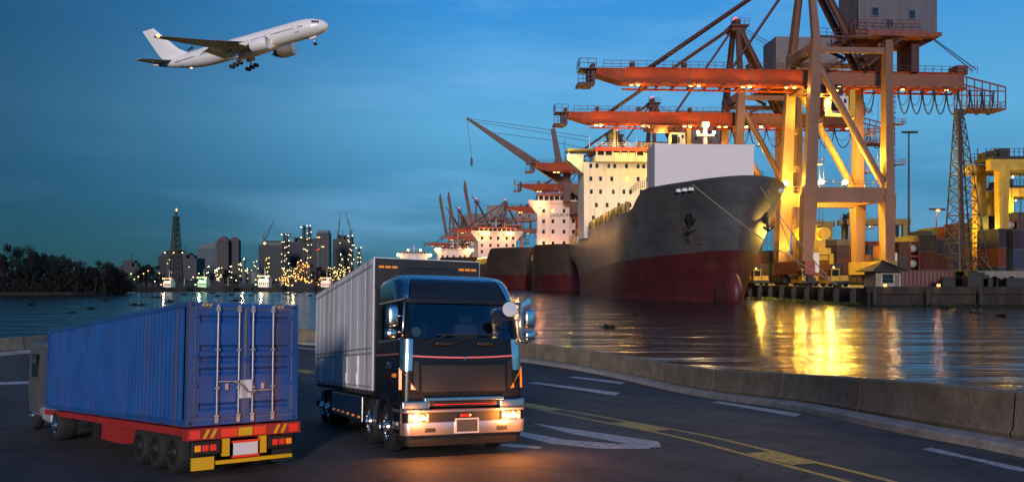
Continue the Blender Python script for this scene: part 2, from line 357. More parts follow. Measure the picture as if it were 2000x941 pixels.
sweep([(-.42, -.25), (-.38, .14), (-.33, .18), (.10, .22), (.115, -.25)]).build('kerb', M['kerb'], bar, smooth=30, label='pale concrete kerb along the barrier foot')
sweep([(.64, -99), (.64, -.02), (1.0, -.02), (1.1, -99)]).build('retaining_wall', M['concrete'], kind='structure', label='concrete river wall below the road edge')

# road paint
def paint(poly, name, m, zo=.006, parent=None, label=None):
    pts = [ground(*p) for p in poly]; c = sum((p.xy for p in pts), Vector((0, 0))) / len(pts)
    mb = MB(); n = len(pts)
    mb.v = [(p.x, p.y, p.z + zo) for p in pts] + [(c.x, c.y, zroad(c.x, c.y) + zo)]
    mb.f = [(i, (i + 1) % n, n) for i in range(n)]
    return mb.build(name, m, kind='structure', label=label)
def strip(pix, off, wid, name, zo=.005, ds=.35):
    pl = spline([ground(*p).xy for p in pix], 12); mb = MB(); k = 0
    for i, p in enumerate(pl):
        d = (pl[min(i + 1, len(pl) - 1)] - pl[max(i - 1, 0)]).normalized(); n = Vector((d.y, -d.x))
        if n.dot(p - focus) < 0: n = -n
        for a in (off - wid / 2, off + wid / 2):
            q = p + n * a; mb.v.append((q.x, q.y, zroad(q.x, q.y) + zo))
    mb.f = [(2 * i, 2 * i + 1, 2 * i + 3, 2 * i + 2) for i in range(len(pl) - 1)]
    return mb.build(name, M['roadyellow'], kind='structure')
mid = [(-120, 686), (60, 689), (240, 696), (440, 707), (590, 724), (800, 752), (1020, 789), (1260, 834), (1500, 889), (1690, 938), (1900, 1000)]
tag(strip(mid, .36, .15, 'center_line'), label='yellow line of the double centre marking nearer the barrier')
tag(strip(mid, -.36, .15, 'center_line'), label='yellow line of the double centre marking nearer the trucks')
for a, b_ in (((1020, 789), (1085, 801)), ((1212, 824.5), (1290, 840.5)), ((1478, 883.5), (1572, 906)), ((585, 723.5), (610, 726.5))):
    pa = ground(*a).xy; pb = ground(*b_).xy; d = (pb - pa).normalized(); n = Vector((d.y, -d.x)); mb = MB()
    for p in (pa, pb):
        for s_ in (-.29, .29):
            q = p + n * s_; mb.v.append((q.x, q.y, zroad(q.x, q.y) + .007))
    mb.f = [(0, 1, 3, 2)]; mb.build('yellow_road_block', M['roadyellow'], kind='structure', label='yellow painted block between the double centre lines')
for pl in ([(1030, 747), (1050, 746), (1212, 767), (1200, 772)], [(1108, 736), (1122, 735), (1222, 746), (1214, 750)], [(1388, 785), (1404, 783), (1565, 808), (1552, 813)],
           [(1800, 877), (1818, 874), (2010, 916), (1996, 921)], [(573, 679), (574, 677), (640, 683), (640, 685)], [(-30, 752), (-30, 747), (60, 744), (60, 749)]):
    paint(pl, 'lane_dash', M['roadwhite'], label='worn white lane dash on the asphalt')
paint([(1040, 826), (1110, 836), (1286, 862), (1292, 872), (1262, 875), (1220, 866), (1180, 858), (1120, 848)], 'road_arrow', M['roadwhite'], label='white arrow head painted on the asphalt')
paint([(985, 838), (1010, 841), (1090, 860), (1180, 870), (1262, 871), (1270, 877), (1175, 877), (1080, 867), (1000, 848)], 'road_arrow', M['roadwhite'], zo=.010, label='white arrow shaft sweeping under the truck bumper')
paint([(965, 868), (1000, 866), (1060, 873), (1052, 876), (1000, 873)], 'lane_dash', M['roadwhite'], label='short white dash before the truck')

# quay: the pier block on the right
QZ = 4.2
def qx(y): return 84.0 - .064 * (y - 202)
qb = MB()
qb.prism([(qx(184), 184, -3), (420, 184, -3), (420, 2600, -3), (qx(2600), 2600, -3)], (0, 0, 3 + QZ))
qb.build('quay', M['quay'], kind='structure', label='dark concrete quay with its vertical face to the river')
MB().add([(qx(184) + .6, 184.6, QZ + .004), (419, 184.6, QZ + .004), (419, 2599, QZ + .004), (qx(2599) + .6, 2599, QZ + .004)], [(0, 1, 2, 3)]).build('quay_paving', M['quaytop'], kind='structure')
# coping beam, fender piles and cap timbers of the quay front
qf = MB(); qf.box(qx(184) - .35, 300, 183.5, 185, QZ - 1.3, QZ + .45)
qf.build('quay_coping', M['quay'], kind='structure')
for i in range(13):
    x = qx(184) + 1.2 + i * 12.6; o = MB(); o.box(x - .45, x + .45, 182.9, 183.45, -2, QZ - .2); o.box(x - .3, x + .3, 182.6, 182.9, .5, QZ - .9)
    o.build('fender_pile', M['darksteel'], label='dark fender pile on the quay face below hut and mast', cat='fender', group='fender piles along the quay face')
for i in range(18):
    y = 190 + i * 8.5; o = MB(); x = qx(y); o.box(x - .9, x - .02, y - .8, y + .8, -2, QZ - .1); o.box(x - 1.3, x - .9, y - .5, y + .5, .6, QZ - .6)
    o.build('fender_pile', M['darksteel'], label='dark fender pile on the berth wall beside the grey ship', cat='fender', group='fender piles along the berth wall')

# far shore
land = mat('shore_soil', (.018, .018, .014), .95, var=.4, scale=.05)
fs = MB(); fs.prism([(-1500, 372, -2), (-268, 372, -2), (-150, 374, -2), (-72, 376, -2), (-40, 420, -2), (-55, 800, -2), (-60, 3000, -2), (-1500, 3000, -2)], (0, 0, 3.6))
fs.build('far_shore', land, kind='structure')
lb = MB(); lb.prism([(-900, 286, -2), (-205, 292, -2), (-172, 300, -2), (-160, 318, -2), (-185, 372, -2), (-900, 372, -2)], (0, 0, 3.0))
lb.build('river_bank', land, kind='structure')
# ------------------------------------------------------------------ the two lorries
M['black'] = mat('gloss_black_paint', (.007, .007, .007), .26, coat=.0, spec=.35, rvar=.05, scale=3)
M['blackmat'] = mat('matt_black', (.012, .012, .013), .45)
M['chrome'] = mat('chrome', (.72, .68, .64), .17, 1., rvar=.06, scale=4)
M['alu'] = mat('aluminium_body', (.90, .91, .92), .36, .05, var=.18, scale=.8, streak=1.6, rvar=.12)
M['alutrim'] = mat('aluminium_trim', (.62, .63, .65), .4, .5)
M['tyre'] = mat('tyre_rubber', (.018, .018, .019), .8, bump=.3, bscale=20)
M['amber'] = mat('amber_lens', (.75, .22, .01), .2, emit=(1, .3, .02), estr=.25, coat=.5)
M['redlens'] = mat('red_lens', (.5, .02, .02), .2, coat=.5)
M['pink'] = mat('pink_pinstripe', (.62, .18, .22), .4)
M['visor'] = mat('visor_tint', (.012, .016, .020), .22, coat=.15)
M['seat'] = mat('cab_interior', (.16, .155, .15), .8)
M['plate'] = mat('blank_plate', (.05, .05, .042), .5)
gl = bpy.data.materials.new('windscreen_glass'); gl.use_nodes = True; t = gl.node_tree; t.nodes.remove(t.nodes['Principled BSDF'])
o_ = t.nodes['Material Output']; tr = N(t, 'ShaderNodeBsdfTransparent'); tr.inputs[0].default_value = (.62, .70, .72, 1); gs = N(t, 'ShaderNodeBsdfGlossy'); gs.inputs['Roughness'].default_value = .03
fr = N(t, 'ShaderNodeFresnel'); fr.inputs[0].default_value = 1.6; mx = N(t, 'ShaderNodeMixShader'); ad = N(t, 'ShaderNodeMath', operation='ADD'); ad.inputs[1].default_value = .05
t.links.new(fr.outputs[0], ad.inputs[0]); t.links.new(ad.outputs[0], mx.inputs[0]); t.links.new(tr.outputs[0], mx.inputs[1]); t.links.new(gs.outputs[0], mx.inputs[2]); t.links.new(mx.outputs[0], o_.inputs[0])
M['wglass'] = gl

def on_road(o, x, y, hd, ya, yb, sz=1.):      # stand a vehicle on the road: hd heading, wheels from ya to yb along it
    h = Vector(hd).normalized(); a = Vector((x, y)) + h * ya; b_ = Vector((x, y)) + h * yb
    A = Vector((a.x, a.y, zroad(a.x, a.y))); B = Vector((b_.x, b_.y, zroad(b_.x, b_.y)))
    F = (A - B).normalized(); r2 = Vector((h.y, -h.x)); m = (a + b_) / 2; p = m + r2; q = m - r2
    Rv = Vector((r2.x * 2, r2.y * 2, zroad(p.x, p.y) - zroad(q.x, q.y))); Rv = (Rv - F * Rv.dot(F)).normalized(); U = Rv.cross(F)
    org = A - F * ya
    mt = Matrix((Rv, F, U)).transposed().to_4x4(); mt.translation = org
    o.matrix_world = mt @ Matrix.Scale(sz, 4)

def wheel(parent, x, y, r=.5, w=.28, out=1, dual=False, hub='chrome'):
    ax = (out, 0, 0); o = (x, y, r)
    k = w
    ty = MB().lathe([(r * .58, -k), (r * .9, -k), (r * .98, -k * .85), (r, -k * .6), (r, -k * .4), (r * .98, -k * .12), (r * .9, 0), (r * .6, 0), (r * .56, -.05)], o, ax, 32)
    wh = ty.build('wheel', M['tyre'], parent, smooth=35)
    h = MB().lathe([(r * .57, -.06), (r * .57, .0), (r * .52, .005), (r * .50, -.06), (r * .34, -.03), (r * .30, .03), (r * .2, .05), (r * .18, .1), (r * .1, .11), (.001, .112)], o, ax, 28)
    for i in range(8):
        a = i * math.pi / 4; c = Vector((x, y + math.cos(a) * r * .25, r + math.sin(a) * r * .25)); h.tube(c + Vector((out * .02, 0, 0)), c + Vector((out * .08, 0, 0)), .022, 6, .016)
    h.build('rim', M[hub], wh, smooth=35)
    return wh

tk = thing('box_truck', 'black cab-over lorry with chrome trim and silver box body driving with headlights lit', 'truck')
# --- cab shell from horizontal rings
RG = [(1.02, 0, 1.245, .17), (1.9, -.02, 1.245, .20), (2.22, -.06, 1.24, .21), (2.98, -.34, 1.215, .22), (3.10, -.38, 1.21, .23), (3.40, -.62, 1.18, .28), (3.52, -.86, 1.13, .32), (3.60, -1.25, 1.05, .36)]
YB = -2.35
def ringp(z):
    if z <= RG[0][0]: return RG[0][1:]
    for a, b_ in zip(RG, RG[1:]):
        if z <= b_[0]:
            f = (z - a[0]) / (b_[0] - a[0]); return tuple(a[i] + (b_[i] - a[i]) * f for i in (1, 2, 3))
    return RG[-1][1:]
def surf(z, tt, off=0.):                      # point on the cab skin: tt metres along the skin from the front centre
    yf, hw, r = ringp(z); s_ = 1 if tt >= 0 else -1; a = abs(tt); L1 = hw - r; bow = .07; y1 = yf - bow * (L1 / hw) ** 2
    if a <= L1: return Vector((s_ * a, yf - bow * (a / hw) ** 2 + off, z))
    if a <= L1 + r * math.pi / 2:
        g = (a - L1) / r; return Vector((s_ * (L1 + (r + off) * math.sin(g)), y1 - r + (r + off) * math.cos(g), z))
    return Vector((s_ * (hw + off), y1 - r - (a - L1 - r * math.pi / 2), z))
def tmax(z):
    yf, hw, r = ringp(z); return hw - r + r * math.pi / 2 + (yf - .07 * ((hw - r) / hw) ** 2 - r - YB)
def tfront(z): yf, hw, r = ringp(z); return hw - r
def tcorner(z): yf, hw, r = ringp(z); return hw - r + r * math.pi / 2
def tidx(z, i):                               # 10 side + 5 corner + 12 front + 5 corner + 10 side cells
    f, c, m = tfront(z), tcorner(z), tmax(z); j = abs(i - 21); s_ = 1 if i >= 21 else -1
    if j <= 6: return s_ * f * j / 6
    if j <= 11: return s_ * (f + (c - f) * (j - 6) / 5)
    return s_ * (c + (m - c) * (j - 11) / 10)
zs = [1.02, 1.2, 1.7, 1.95, 2.10, 2.24, 2.45, 2.7, 2.94, 3.10, 3.25, 3.40, 3.46, 3.52, 3.56, 3.60]
cb = MB()
cb.v = [tuple(surf(z, tidx(z, i))) for z in zs for i in range(43)]
for j in range(len(zs) - 1):
    for i in range(42):
        k = min(abs(i - 21), abs(i + 1 - 21))
        if 2.2 < zs[j] < 2.93 and (k < 6 or 12 <= k <= 17): continue
        cb.f.append((j * 43 + i, j * 43 + i + 1, (j + 1) * 43 + i + 1, (j + 1) * 43 + i))
top = (len(zs) - 1) * 43; cb.f.append(tuple(range(top, top + 43)))
cb.f += [(j * 43, (j + 1) * 43, (j + 1) * 43 + 42, j * 43 + 42) for j in range(len(zs) - 1)]
cab = cb.build('cab', M['black'], tk, smooth=40)
def patch(z0, z1, ta, tb, off, name, m, parent, nz=6, ntt=16, smooth=40, label=None):
    mb = MB(); A = lambda f, z: f(z) if callable(f) else f
    P = lambda u, v, o: surf(z0 + (z1 - z0) * v, A(ta, z0 + (z1 - z0) * v) * (1 - u) + A(tb, z0 + (z1 - z0) * v) * u, o)
    mb.grid(lambda u, v: P(u, v, off), ntt, nz); n0 = len(mb.v)
    mb.grid(lambda u, v: P(u, v, -.012), ntt, nz)
    bd = [i for i in range(ntt + 1)] + [j * (ntt + 1) + ntt for j in range(1, nz + 1)] + [nz * (ntt + 1) + i for i in range(ntt - 1, -1, -1)] + [j * (ntt + 1) for j in range(nz - 1, 0, -1)]
    for k in range(len(bd)):
        a, b_ = bd[k], bd[(k + 1) % len(bd)]; mb.f.append((a, b_, b_ + n0, a + n0))
    return mb.build(name, m, parent, smooth=smooth, label=label)
ws = patch(2.24, 2.94, lambda z: -tfront(z) - .02, lambda z: tfront(z) + .02, .004, 'windscreen', M['wglass'], tk)
patch(2.93, 3.02, lambda z: -tfront(z) - .16, lambda z: tfront(z) + .16, .035, 'sun_visor_rim', M['blackmat'], tk)
patch(3.03, 3.44, lambda z: -tfront(z) + .02, lambda z: tfront(z) - .0, .02, 'sun_visor', M['visor'], tk, label='dark tinted sun visor above the windscreen')
patch(3.44, 3.53, lambda z: -tfront(z) - .3, lambda z: tfront(z) + .3, .022, 'roof_trim', M['chrome'], tk)
for s_ in (1, -1):
    patch(3.0, 3.5, lambda z: s_ * (tfront(z) + .03), lambda z: s_ * (tmax(z) - .25), .016, 'roof_side_panel', M['chrome'], tk, label='chrome panel at the roof side')
    patch(2.26, 2.92, lambda z: s_ * (tcorner(z) + .16), lambda z: s_ * (tcorner(z) + 1.15), .003, 'side_window', M['wglass'], tk)
    patch(1.62, 2.22, lambda z: s_ * (tfront(z) - .03), lambda z: s_ * (tfront(z) + .22), .012, 'corner_panel', M['chrome'], tk, label='chrome corner panel below the windscreen')
    patch(2.2, 2.245, lambda z: s_ * (tfront(z) + .1), lambda z: s_ * (tmax(z) - .3), .014, 'door_trim', M['chrome'], tk)
    patch(1.93, 1.955, lambda z: s_ * (tcorner(z) - .02), lambda z: s_ * (tmax(z) - .02), .006, 'pinstripe', M['pink'], tk, nz=1)
    # amber indicator wedge at the corner
    mb = MB(); tf = tfront(1.5)
    prof = [(1.27, tf - .10), (1.27, tf + .21), (1.68, tf + .21), (1.53, tf + .08)]
    pf = [surf(z, s_ * a, .03) for z, a in prof]; pb_ = [surf(z, s_ * a, -.01) for z, a in prof]
    mb.add(pf + pb_, [(0, 1, 2, 3), (4, 5, 6, 7), (0, 1, 5, 4), (1, 2, 6, 5), (2, 3, 7, 6), (3, 0, 4, 7)]).build('indicator', M['amber'], tk, label='amber corner indicator lamp')
    MB().box(s_ * 1.245, s_ * 1.285, -.62, -.46, 1.50, 1.57).build('side_marker', M['amber'], tk)
    mb = MB(); mb.prism([(s_ * 1.24, -.55, 1.66), (s_ * 1.24, -1.1, 1.66), (s_ * 1.24, -.95, 1.80), (s_ * 1.24, -.7, 1.77)], (s_ * .08, 0, 0)); mb.build('door_handle_cover', M['chrome'], tk, bevel=.02)
    # wheel arch and steps
    mb = MB(); ar = []
    for k in range(15):
        a = math.pi * k / 14; ar.append((math.cos(a), math.sin(a)))
    for k in range(14):
        for (r0, r1) in ((.56, .72),):
            (c0, s0), (c1, s1) = ar[k], ar[k + 1]
            q = [(s_ * 1.02, -1.38 + c0 * r0, .5 + s0 * r0), (s_ * 1.02, -1.38 + c1 * r0, .5 + s1 * r0), (s_ * 1.26, -1.38 + c1 * r0, .5 + s1 * r0), (s_ * 1.26, -1.38 + c0 * r0, .5 + s0 * r0),
                 (s_ * 1.02, -1.38 + c0 * r1, .5 + s0 * r1), (s_ * 1.02, -1.38 + c1 * r1, .5 + s1 * r1), (s_ * 1.26, -1.38 + c1 * r1, .5 + s1 * r1), (s_ * 1.26, -1.38 + c0 * r1, .5 + s0 * r1)]
            mb.add(q, [(0, 1, 2, 3), (4, 7, 6, 5), (3, 2, 6, 7), (0, 4, 5, 1)] + ([(0, 3, 7, 4)] if k == 0 else []) + ([(1, 5, 6, 2)] if k == 13 else []))
    mb.build('mudguard', M['blackmat'], tk, smooth=50)
    MB().box(s_ * 1.24, s_ * .9, -.72, -.12, .42, 1.02).build('step_panel', M['black'], tk, bevel=.03)
    MB().box(s_ * 1.26, s_ * 1.0, -.62, -.28, .60, .66).build('step', M['alutrim'], tk)
# pinstripe, front panels, grille
def fstripe():
    mb = MB(); n = 24
    for i in range(n + 1):
        u = -1 + 2 * i / n; z = 1.90 - .035 * (1 - u * u)
        for dz in (-.014, .014):
            mb.v.append(tuple(surf(z + dz, u * 1.02, .018)))
        for dz in (-.014, .014): mb.v.append(tuple(surf(z + dz, u * 1.02, -.01)))
    for i in range(n):
        a = 4 * i; mb.f += [(a, a + 4, a + 5, a + 1), (a + 2, a + 3, a + 7, a + 6), (a, a + 2, a + 6, a + 4), (a + 1, a + 5, a + 7, a + 3)]
    return mb
fstripe().build('pinstripe', M['pink'], tk, label='thin pink pinstripe across the cab front')
emb = MB(); c = surf(1.85, 0, .03); emb.prism([c + Vector((-.03, 0, .03)), c + Vector((0, 0, -.04)), c + Vector((.03, 0, .03)), c + Vector((0, 0, .005))], (0, -.03, 0)); emb.build('emblem', M['chrome'], tk)
patch(1.22, 1.72, -.84, .84, .03, 'front_panel', M['blackmat'], tk, label='blank dark panel across the cab front')
for s_ in (1, -1):
    patch(1.25, 1.80, s_ * .90, s_ * .99, .02, 'air_vent', M['blackmat'], tk, nz=4, ntt=3)
    hn = MB(); hn.box(s_ * .42 - .17, s_ * .42 + .17, -.06, .05, 2.10, 2.17); hn.build('grab_handle', M['blackmat'], tk, bevel=.02)
MB().box(-1.22, 1.22, -.5, -.03, .95, 1.04).build('bumper_valance', M['blackmat'], tk)
MB().box(-.80, .80, -.04, .045, 1.045, 1.115).build('grille_bar', M['chrome'], tk, bevel=.015, label='chrome grille bar')
for k in range(3): MB().box(-.6, .6, -.05, .01, .945 + .03 * k, .960 + .03 * k).build('grille_slat', M['redlens'] if k == 1 else M['blackmat'], tk)
# bumper: lofted with rounded corners
def brg(z, hw, yf, r, n=8):
    pts = []
    for s_ in (-1, 1):
        seq = range(n + 1) if s_ < 0 else range(n, -1, -1)
        arc = [(s_ * (hw - r + r * math.sin(math.pi / 2 * (1 - k / n))), yf - r + r * math.cos(math.pi / 2 * (1 - k / n)), z) for k in range(n + 1)]
        arc = [(s_ * hw, -.68, z)] + arc
        pts += arc if s_ < 0 else arc[::-1]
    return pts
def bloft(rows, name, m, parent, **kw):
    mb = MB(); rs = [brg(*r_) for r_ in rows]; n = len(rs[0])
    for r_ in rs: mb.v += r_
    for j in range(len(rs) - 1): mb.f += [(j * n + i, j * n + i + 1, (j + 1) * n + i + 1, (j + 1) * n + i) for i in range(n - 1)] + [(j * n, (j + 1) * n, (j + 1) * n + n - 1, j * n + n - 1)]
    mb.f.append(tuple(range(n))); mb.f.append(tuple(range((len(rs) - 1) * n, len(rs) * n)))
    return mb.build(name, m, parent, smooth=35, **kw)
M['bumper'] = mat('bumper_chrome', (.62, .58, .54), .22, .85, rvar=.08, scale=3)
bm_ = bloft([(.40, 1.20, .05, .16), (.43, 1.235, .10, .18), (.62, 1.245, .12, .18), (.66, 1.245, .11, .18)], 'bumper', M['bumper'], tk, label='chromed front bumper')
bloft([(.84, 1.245, .10, .18), (.855, 1.25, .12, .18), (.885, 1.25, .12, .18), (.90, 1.245, .09, .18)], 'bumper_top', M['bumper'], tk)
bloft([(.22, 1.17, -.02, .16), (.30, 1.19, .0, .16), (.40, 1.19, .01, .16)], 'air_dam', M['blackmat'], tk)
bloft([(.655, 1.2, .02, .16), (.845, 1.2, .02, .16)], 'bumper_slot', M['blackmat'], tk)
np_ = MB().box(-.21, .21, .10, .145, .47, .70).build('number_plate', M['plate'], tk, bevel=.01, label='blank dark number plate in a pale frame')
fr_ = MB()
for a in ((-.235, -.205, .445, .725), (.205, .235, .445, .725), (-.205, .205, .445, .473), (-.205, .205, .697, .725)): fr_.box(a[0], a[1], .11, .155, a[2], a[3])
fr_.build('plate_frame', M['alutrim'], np_)
MB().box(-.10, .10, .03, .06, .74, .80).build('tow_hook_cover', M['redlens'], tk, bevel=.01)
M['lens'] = mat('headlight_lens', (.5, .45, .4), .08, .3, coat=1.)
M['headlight'] = mat('headlight_bulb', (1, .7, .3), .3, emit=(1, .46, .10), estr=14)
for s_ in (1, -1):
    hl = MB().box(s_ * .72, s_ * 1.13, -.02, .085, .66, .835).build('headlight', M['lens'], tk, bevel=.03, label='lit headlight glowing orange')
    for k, (x, r) in enumerate(((.98, .060), (.84, .045))):
        bb = MB().ball((s_ * x, .085, .75), r, 12, 8, (1, .5, 1)); bb.build('headlight_bulb', M['headlight'], hl, smooth=True)
        rg = MB().lathe([(r * 1.2, -.01), (r * 1.5, .01), (r * 1.55, .025), (r * 1.35, .03), (r * 1.2, .015)], (s_ * x, .082, .75), (0, 1, 0), 16); rg.build('reflector_ring', M['chrome'], hl, smooth=True)
    MB().box(s_ * .70, s_ * 1.235, -.12, .055, .905, 1.06).build('upper_lamp', M['chrome'], tk, bevel=.03)
    MB().box(s_ * .62, s_ * .82, .11, .128, .49, .56).build('fog_light', M['blackmat'], tk, bevel=.008)
# wipers, steering wheel, seats, dashboard, decor behind the glass
for x0, x1 in ((.78, -.05), (.22, -.62), (-.35, -.75)):
    mb = MB(); a = surf(2.13, x0, .03); b_ = surf(2.30, x0 * .45 + x1 * .55, .05); mb.beam(a, b_, .03, .02); mb.beam(surf(2.305, x0 * .72 + x1 * .28, .05), surf(2.30, x1, .05), .02, .03); mb.build('wiper', M['blackmat'], tk)
MB().box(-1.1, 1.1, -.75, -.32, 1.9, 2.16).build('dashboard', M['seat'], tk, bevel=.06)
sw = MB(); pts = [Vector((.58 + .22 * math.cos(a), -.72 - .10 * math.sin(a), 2.30 + .17 * math.sin(a))) for a in [2 * math.pi * k / 24 for k in range(25)]]
sw.path(pts, .018, 6); sw.beam(pts[0], pts[12], .03, .03); sw.beam(pts[18], pts[6].lerp(pts[18], .5), .03, .03); sw.build('steering_wheel', M['blackmat'], tk, smooth=True)
for x in (.58, -.58):
    s2 = MB().box(x - .27, x + .27, -1.75, -1.1, 1.6, 1.85).box(x - .26, x + .26, -1.8, -1.62, 1.85, 2.6).box(x - .15, x + .15, -1.78, -1.66, 2.62, 2.85).build('seat', M['seat'], tk, bevel=.05)
MB().lathe([(.001, 0), (.10, 0), (.10, .012), (.001, .014)], surf(2.36, .90, -.10), (0, 1, .35), 20).build('sticker', mat('sticker_green', (.5, .55, .38), .6, var=.5, scale=30), tk)
MB().box(-.62, -.20, -.52, -.4, 2.17, 2.21).build('dashboard_tray', mat('tray_pink', (.5, .12, .18), .6), tk)
MB().box(.0, .11, -.5, -.40, 2.86, 2.93).build('dash_camera', M['blackmat'], tk)
# mirrors: the near side pair and the bracket with five mirrors on the far side
def mirror(c, w_, h_, d_, m, nm='mirror', tilt=0.):
    mb = MB(); Mx = Matrix.Translation(Vector(c)) @ Matrix.Rotation(tilt, 4, 'Z')
    mb.box(-w_ / 2, w_ / 2, -d_ / 2, d_ / 2, -h_ / 2, h_ / 2, Mx)
    o = mb.build(nm, m, tk, bevel=min(w_, h_, d_) * .42, smooth=True); return o
mirror((1.36, -.28, 2.66), .24, .42, .16, M['chrome'], tilt=R(-12)); mirror((1.38, -.30, 2.33), .24, .20, .16, M['chrome'], tilt=R(-12))
MB().path([(1.20, -.42, 2.98), (1.12, -.30, 2.95), (1.16, -.18, 2.85), (1.18, -.15, 2.4), (1.2, -.2, 2.22)], .022, 8).tube((1.18, -.17, 2.66), (1.34, -.24, 2.66), .018).tube((1.18, -.17, 2.36), (1.34, -.26, 2.35), .018).build('mirror_bracket', M['chrome'], tk, smooth=True)
MB().beam((1.10, -.33, 3.0), (1.55, -.55, 2.90), .10, .03).build('side_visor', M['blackmat'], tk)
MB().path([(-1.15, -.35, 2.96), (-1.24, -.12, 2.94), (-1.18, -.04, 2.88), (-1.16, .02, 2.6), (-1.15, .02, 2.25), (-1.17, -.02, 2.17), (-1.35, -.08, 2.15)], .022, 8).tube((-1.16, .0, 2.68), (-1.40, -.12, 2.66), .018).tube((-1.16, .0, 2.4), (-1.40, -.12, 2.40), .018).tube((-1.16, .0, 2.80), (-.98, .12, 2.82), .018).build('mirror_bracket', M['chrome'], tk, smooth=True)
mirror((-1.42, -.14, 2.64), .25, .40, .15, M['chrome'], tilt=R(12)); mirror((-1.42, -.14, 2.30), .25, .22, .15, M['chrome'], tilt=R(12))
MB().lathe([(.001, -.03), (.12, -.02), (.15, .01), (.14, .035), (.001, .05)], (-.88, .16, 2.80), (.1, 1, .1), 24).build('round_mirror', mat('mirror_white', (.6, .63, .68), .25), tk, smooth=35, label='round pale mirror on the bracket')
MB().lathe([(.001, -.03), (.11, -.02), (.13, .0), (.11, .03), (.001, .035)], (-.66, .02, 2.62), (0, 1, .1), 24).tube((-.66, 0, 2.62), (-1.14, .02, 2.60), .012).build('round_mirror', M['blackmat'], tk, smooth=35, label='round black mirror before the windscreen')
MB().prism([(-1.28, -.3, 2.93), (-1.52, -.32, 3.08), (-1.56, -.32, 2.98), (-1.34, -.3, 2.88)], (0, -.05, 0)).build('side_visor', M['chrome'], tk)
# box body
B0, B1, BH0, BH1 = -2.66, -12.0, 1.18, 4.12
body = MB().box(-1.24, 1.24, B1, B0, BH0, BH1).build('cargo_box', M['alu'], tk, label='silver aluminium cargo box')
for s_ in (1, -1):
    for k, y in enumerate([B0 - .02 - i * .935 for i in range(11)]):
        if y < B1 - .1: continue
        MB().box(s_ * 1.24, s_ * 1.255, y - .03, y + .0, BH0 + .02, BH1 - .02).build('body_rib', M['alutrim'], body) if k in (0, 10) else MB().box(s_ * 1.24, s_ * 1.246, y - .012, y, BH0 + .02, BH1 - .07).build('panel_seam', M['alutrim'], body)
    for z, h_ in ((1.98, .04), (2.10, .035), (1.25, .03), (3.93, .05)): MB().box(s_ * 1.24, s_ * 1.258, B1 + .02, B0 - .05, z, z + h_).build('side_rail', M['alutrim'], body)
    for y in (-4.4, -5.9, -8.2, -10.6): MB().box(s_ * 1.24, s_ * 1.27, y - .025, y + .025, BH0 + .04, 1.97).tube((s_ * 1.27, y, 1.3), (s_ * 1.27, y, 1.55), .02).build('gate_latch', M['alu'], body)
    for k in range(24): MB().box(s_ * 1.18, s_ * 1.23, B0 - .35 - k * .375, B0 - .2 - k * .375, 1.08, 1.18).build('lashing_hook', M['darksteel'], body) if k < 24 else None
    MB().box(s_ * 1.22, s_ * .6, -8.6, -4.0, .40, 1.02).build('side_skirt', M['chrome'] if s_ > 0 else M['black'], tk, bevel=.03, label='polished side skirt between the axles')
    MB().box(s_ * 1.22, s_ * .8, -2.72, -2.02, .40, 1.0).build('skirt_panel', M['bumper'], tk, bevel=.03)
    for k in range(6): MB().box(s_ * 1.222, s_ * 1.245, -4.4 - k * .75, -4.32 - k * .75, .50, .55).build('marker_lamp', M['amber'], tk)
fw = MB(); fw.box(-1.22, 1.22, B0, B0 + .03, BH0, BH1 - .02); fw.build('front_wall', mat('black_front_wall', (.020, .020, .022), .55, var=.4, scale=2, bump=.3, bscale=40), tk, label='black front wall of the cargo box')
df = MB(); df.prism([(-.55, B0 + .03, 3.9), (.55, B0 + .03, 3.9), (.95, B0 + .03, 3.45), (-.95, B0 + .03, 3.45)], (0, .16, 0)); df.build('roof_deflector', M['blackmat'], tk, bevel=.03)
for s_ in (1, -1):
    for k in range(3): MB().box(s_ * (.72 + k * .15), s_ * (.84 + k * .15), B0 + .03, B0 + .06, 3.88, 3.93).build('marker_lamp', M['amber'], tk)
MB().box(-.45, .45, -11.8, -.6, .72, 1.06).build('chassis_frame', M['darksteel'], tk)
MB().box(-1.2, 1.2, -11.98, -11.85, .45, .62).build('rear_bumper', M['darksteel'], tk)
MB().box(1.02, 1.22, -2.62, -2.42, .9, 3.4).build('exhaust_stack', M['blackmat'], tk)
for y in (-1.38, -3.15): 
    for s_ in (1, -1): wheel(tk, s_ * 1.2, y, .5, .29, s_)
for y in (-9.3, -10.45):
    for s_ in (1, -1): wheel(tk, s_ * 1.2, y, .5, .58, s_)
for s_ in (1, -1): MB().tube((-1.1, -1.38, .5), (1.1, -1.38, .5), .07).build('axle', M['darksteel'], tk) if s_ > 0 else None
for y in (-3.15, -9.3, -10.45): MB().tube((-1.1, y, .5), (1.1, y, .5), .07).build('axle', M['darksteel'], tk)
TH = Vector((.372, -.928))
on_road(tk, FR.x + .30, FR.y - .1, TH, -1.4, -10.4, 1.06)
bpy.context.view_layer.update()
for s_ in (1, -1):
    p = tk.matrix_world @ Vector((s_ * .93, .50, .75)); q = tk.matrix_world @ Vector((s_ * .93 , 6, -.3))
    lamp('headlight_beam', p, 85, (1, .30, .04), .07)

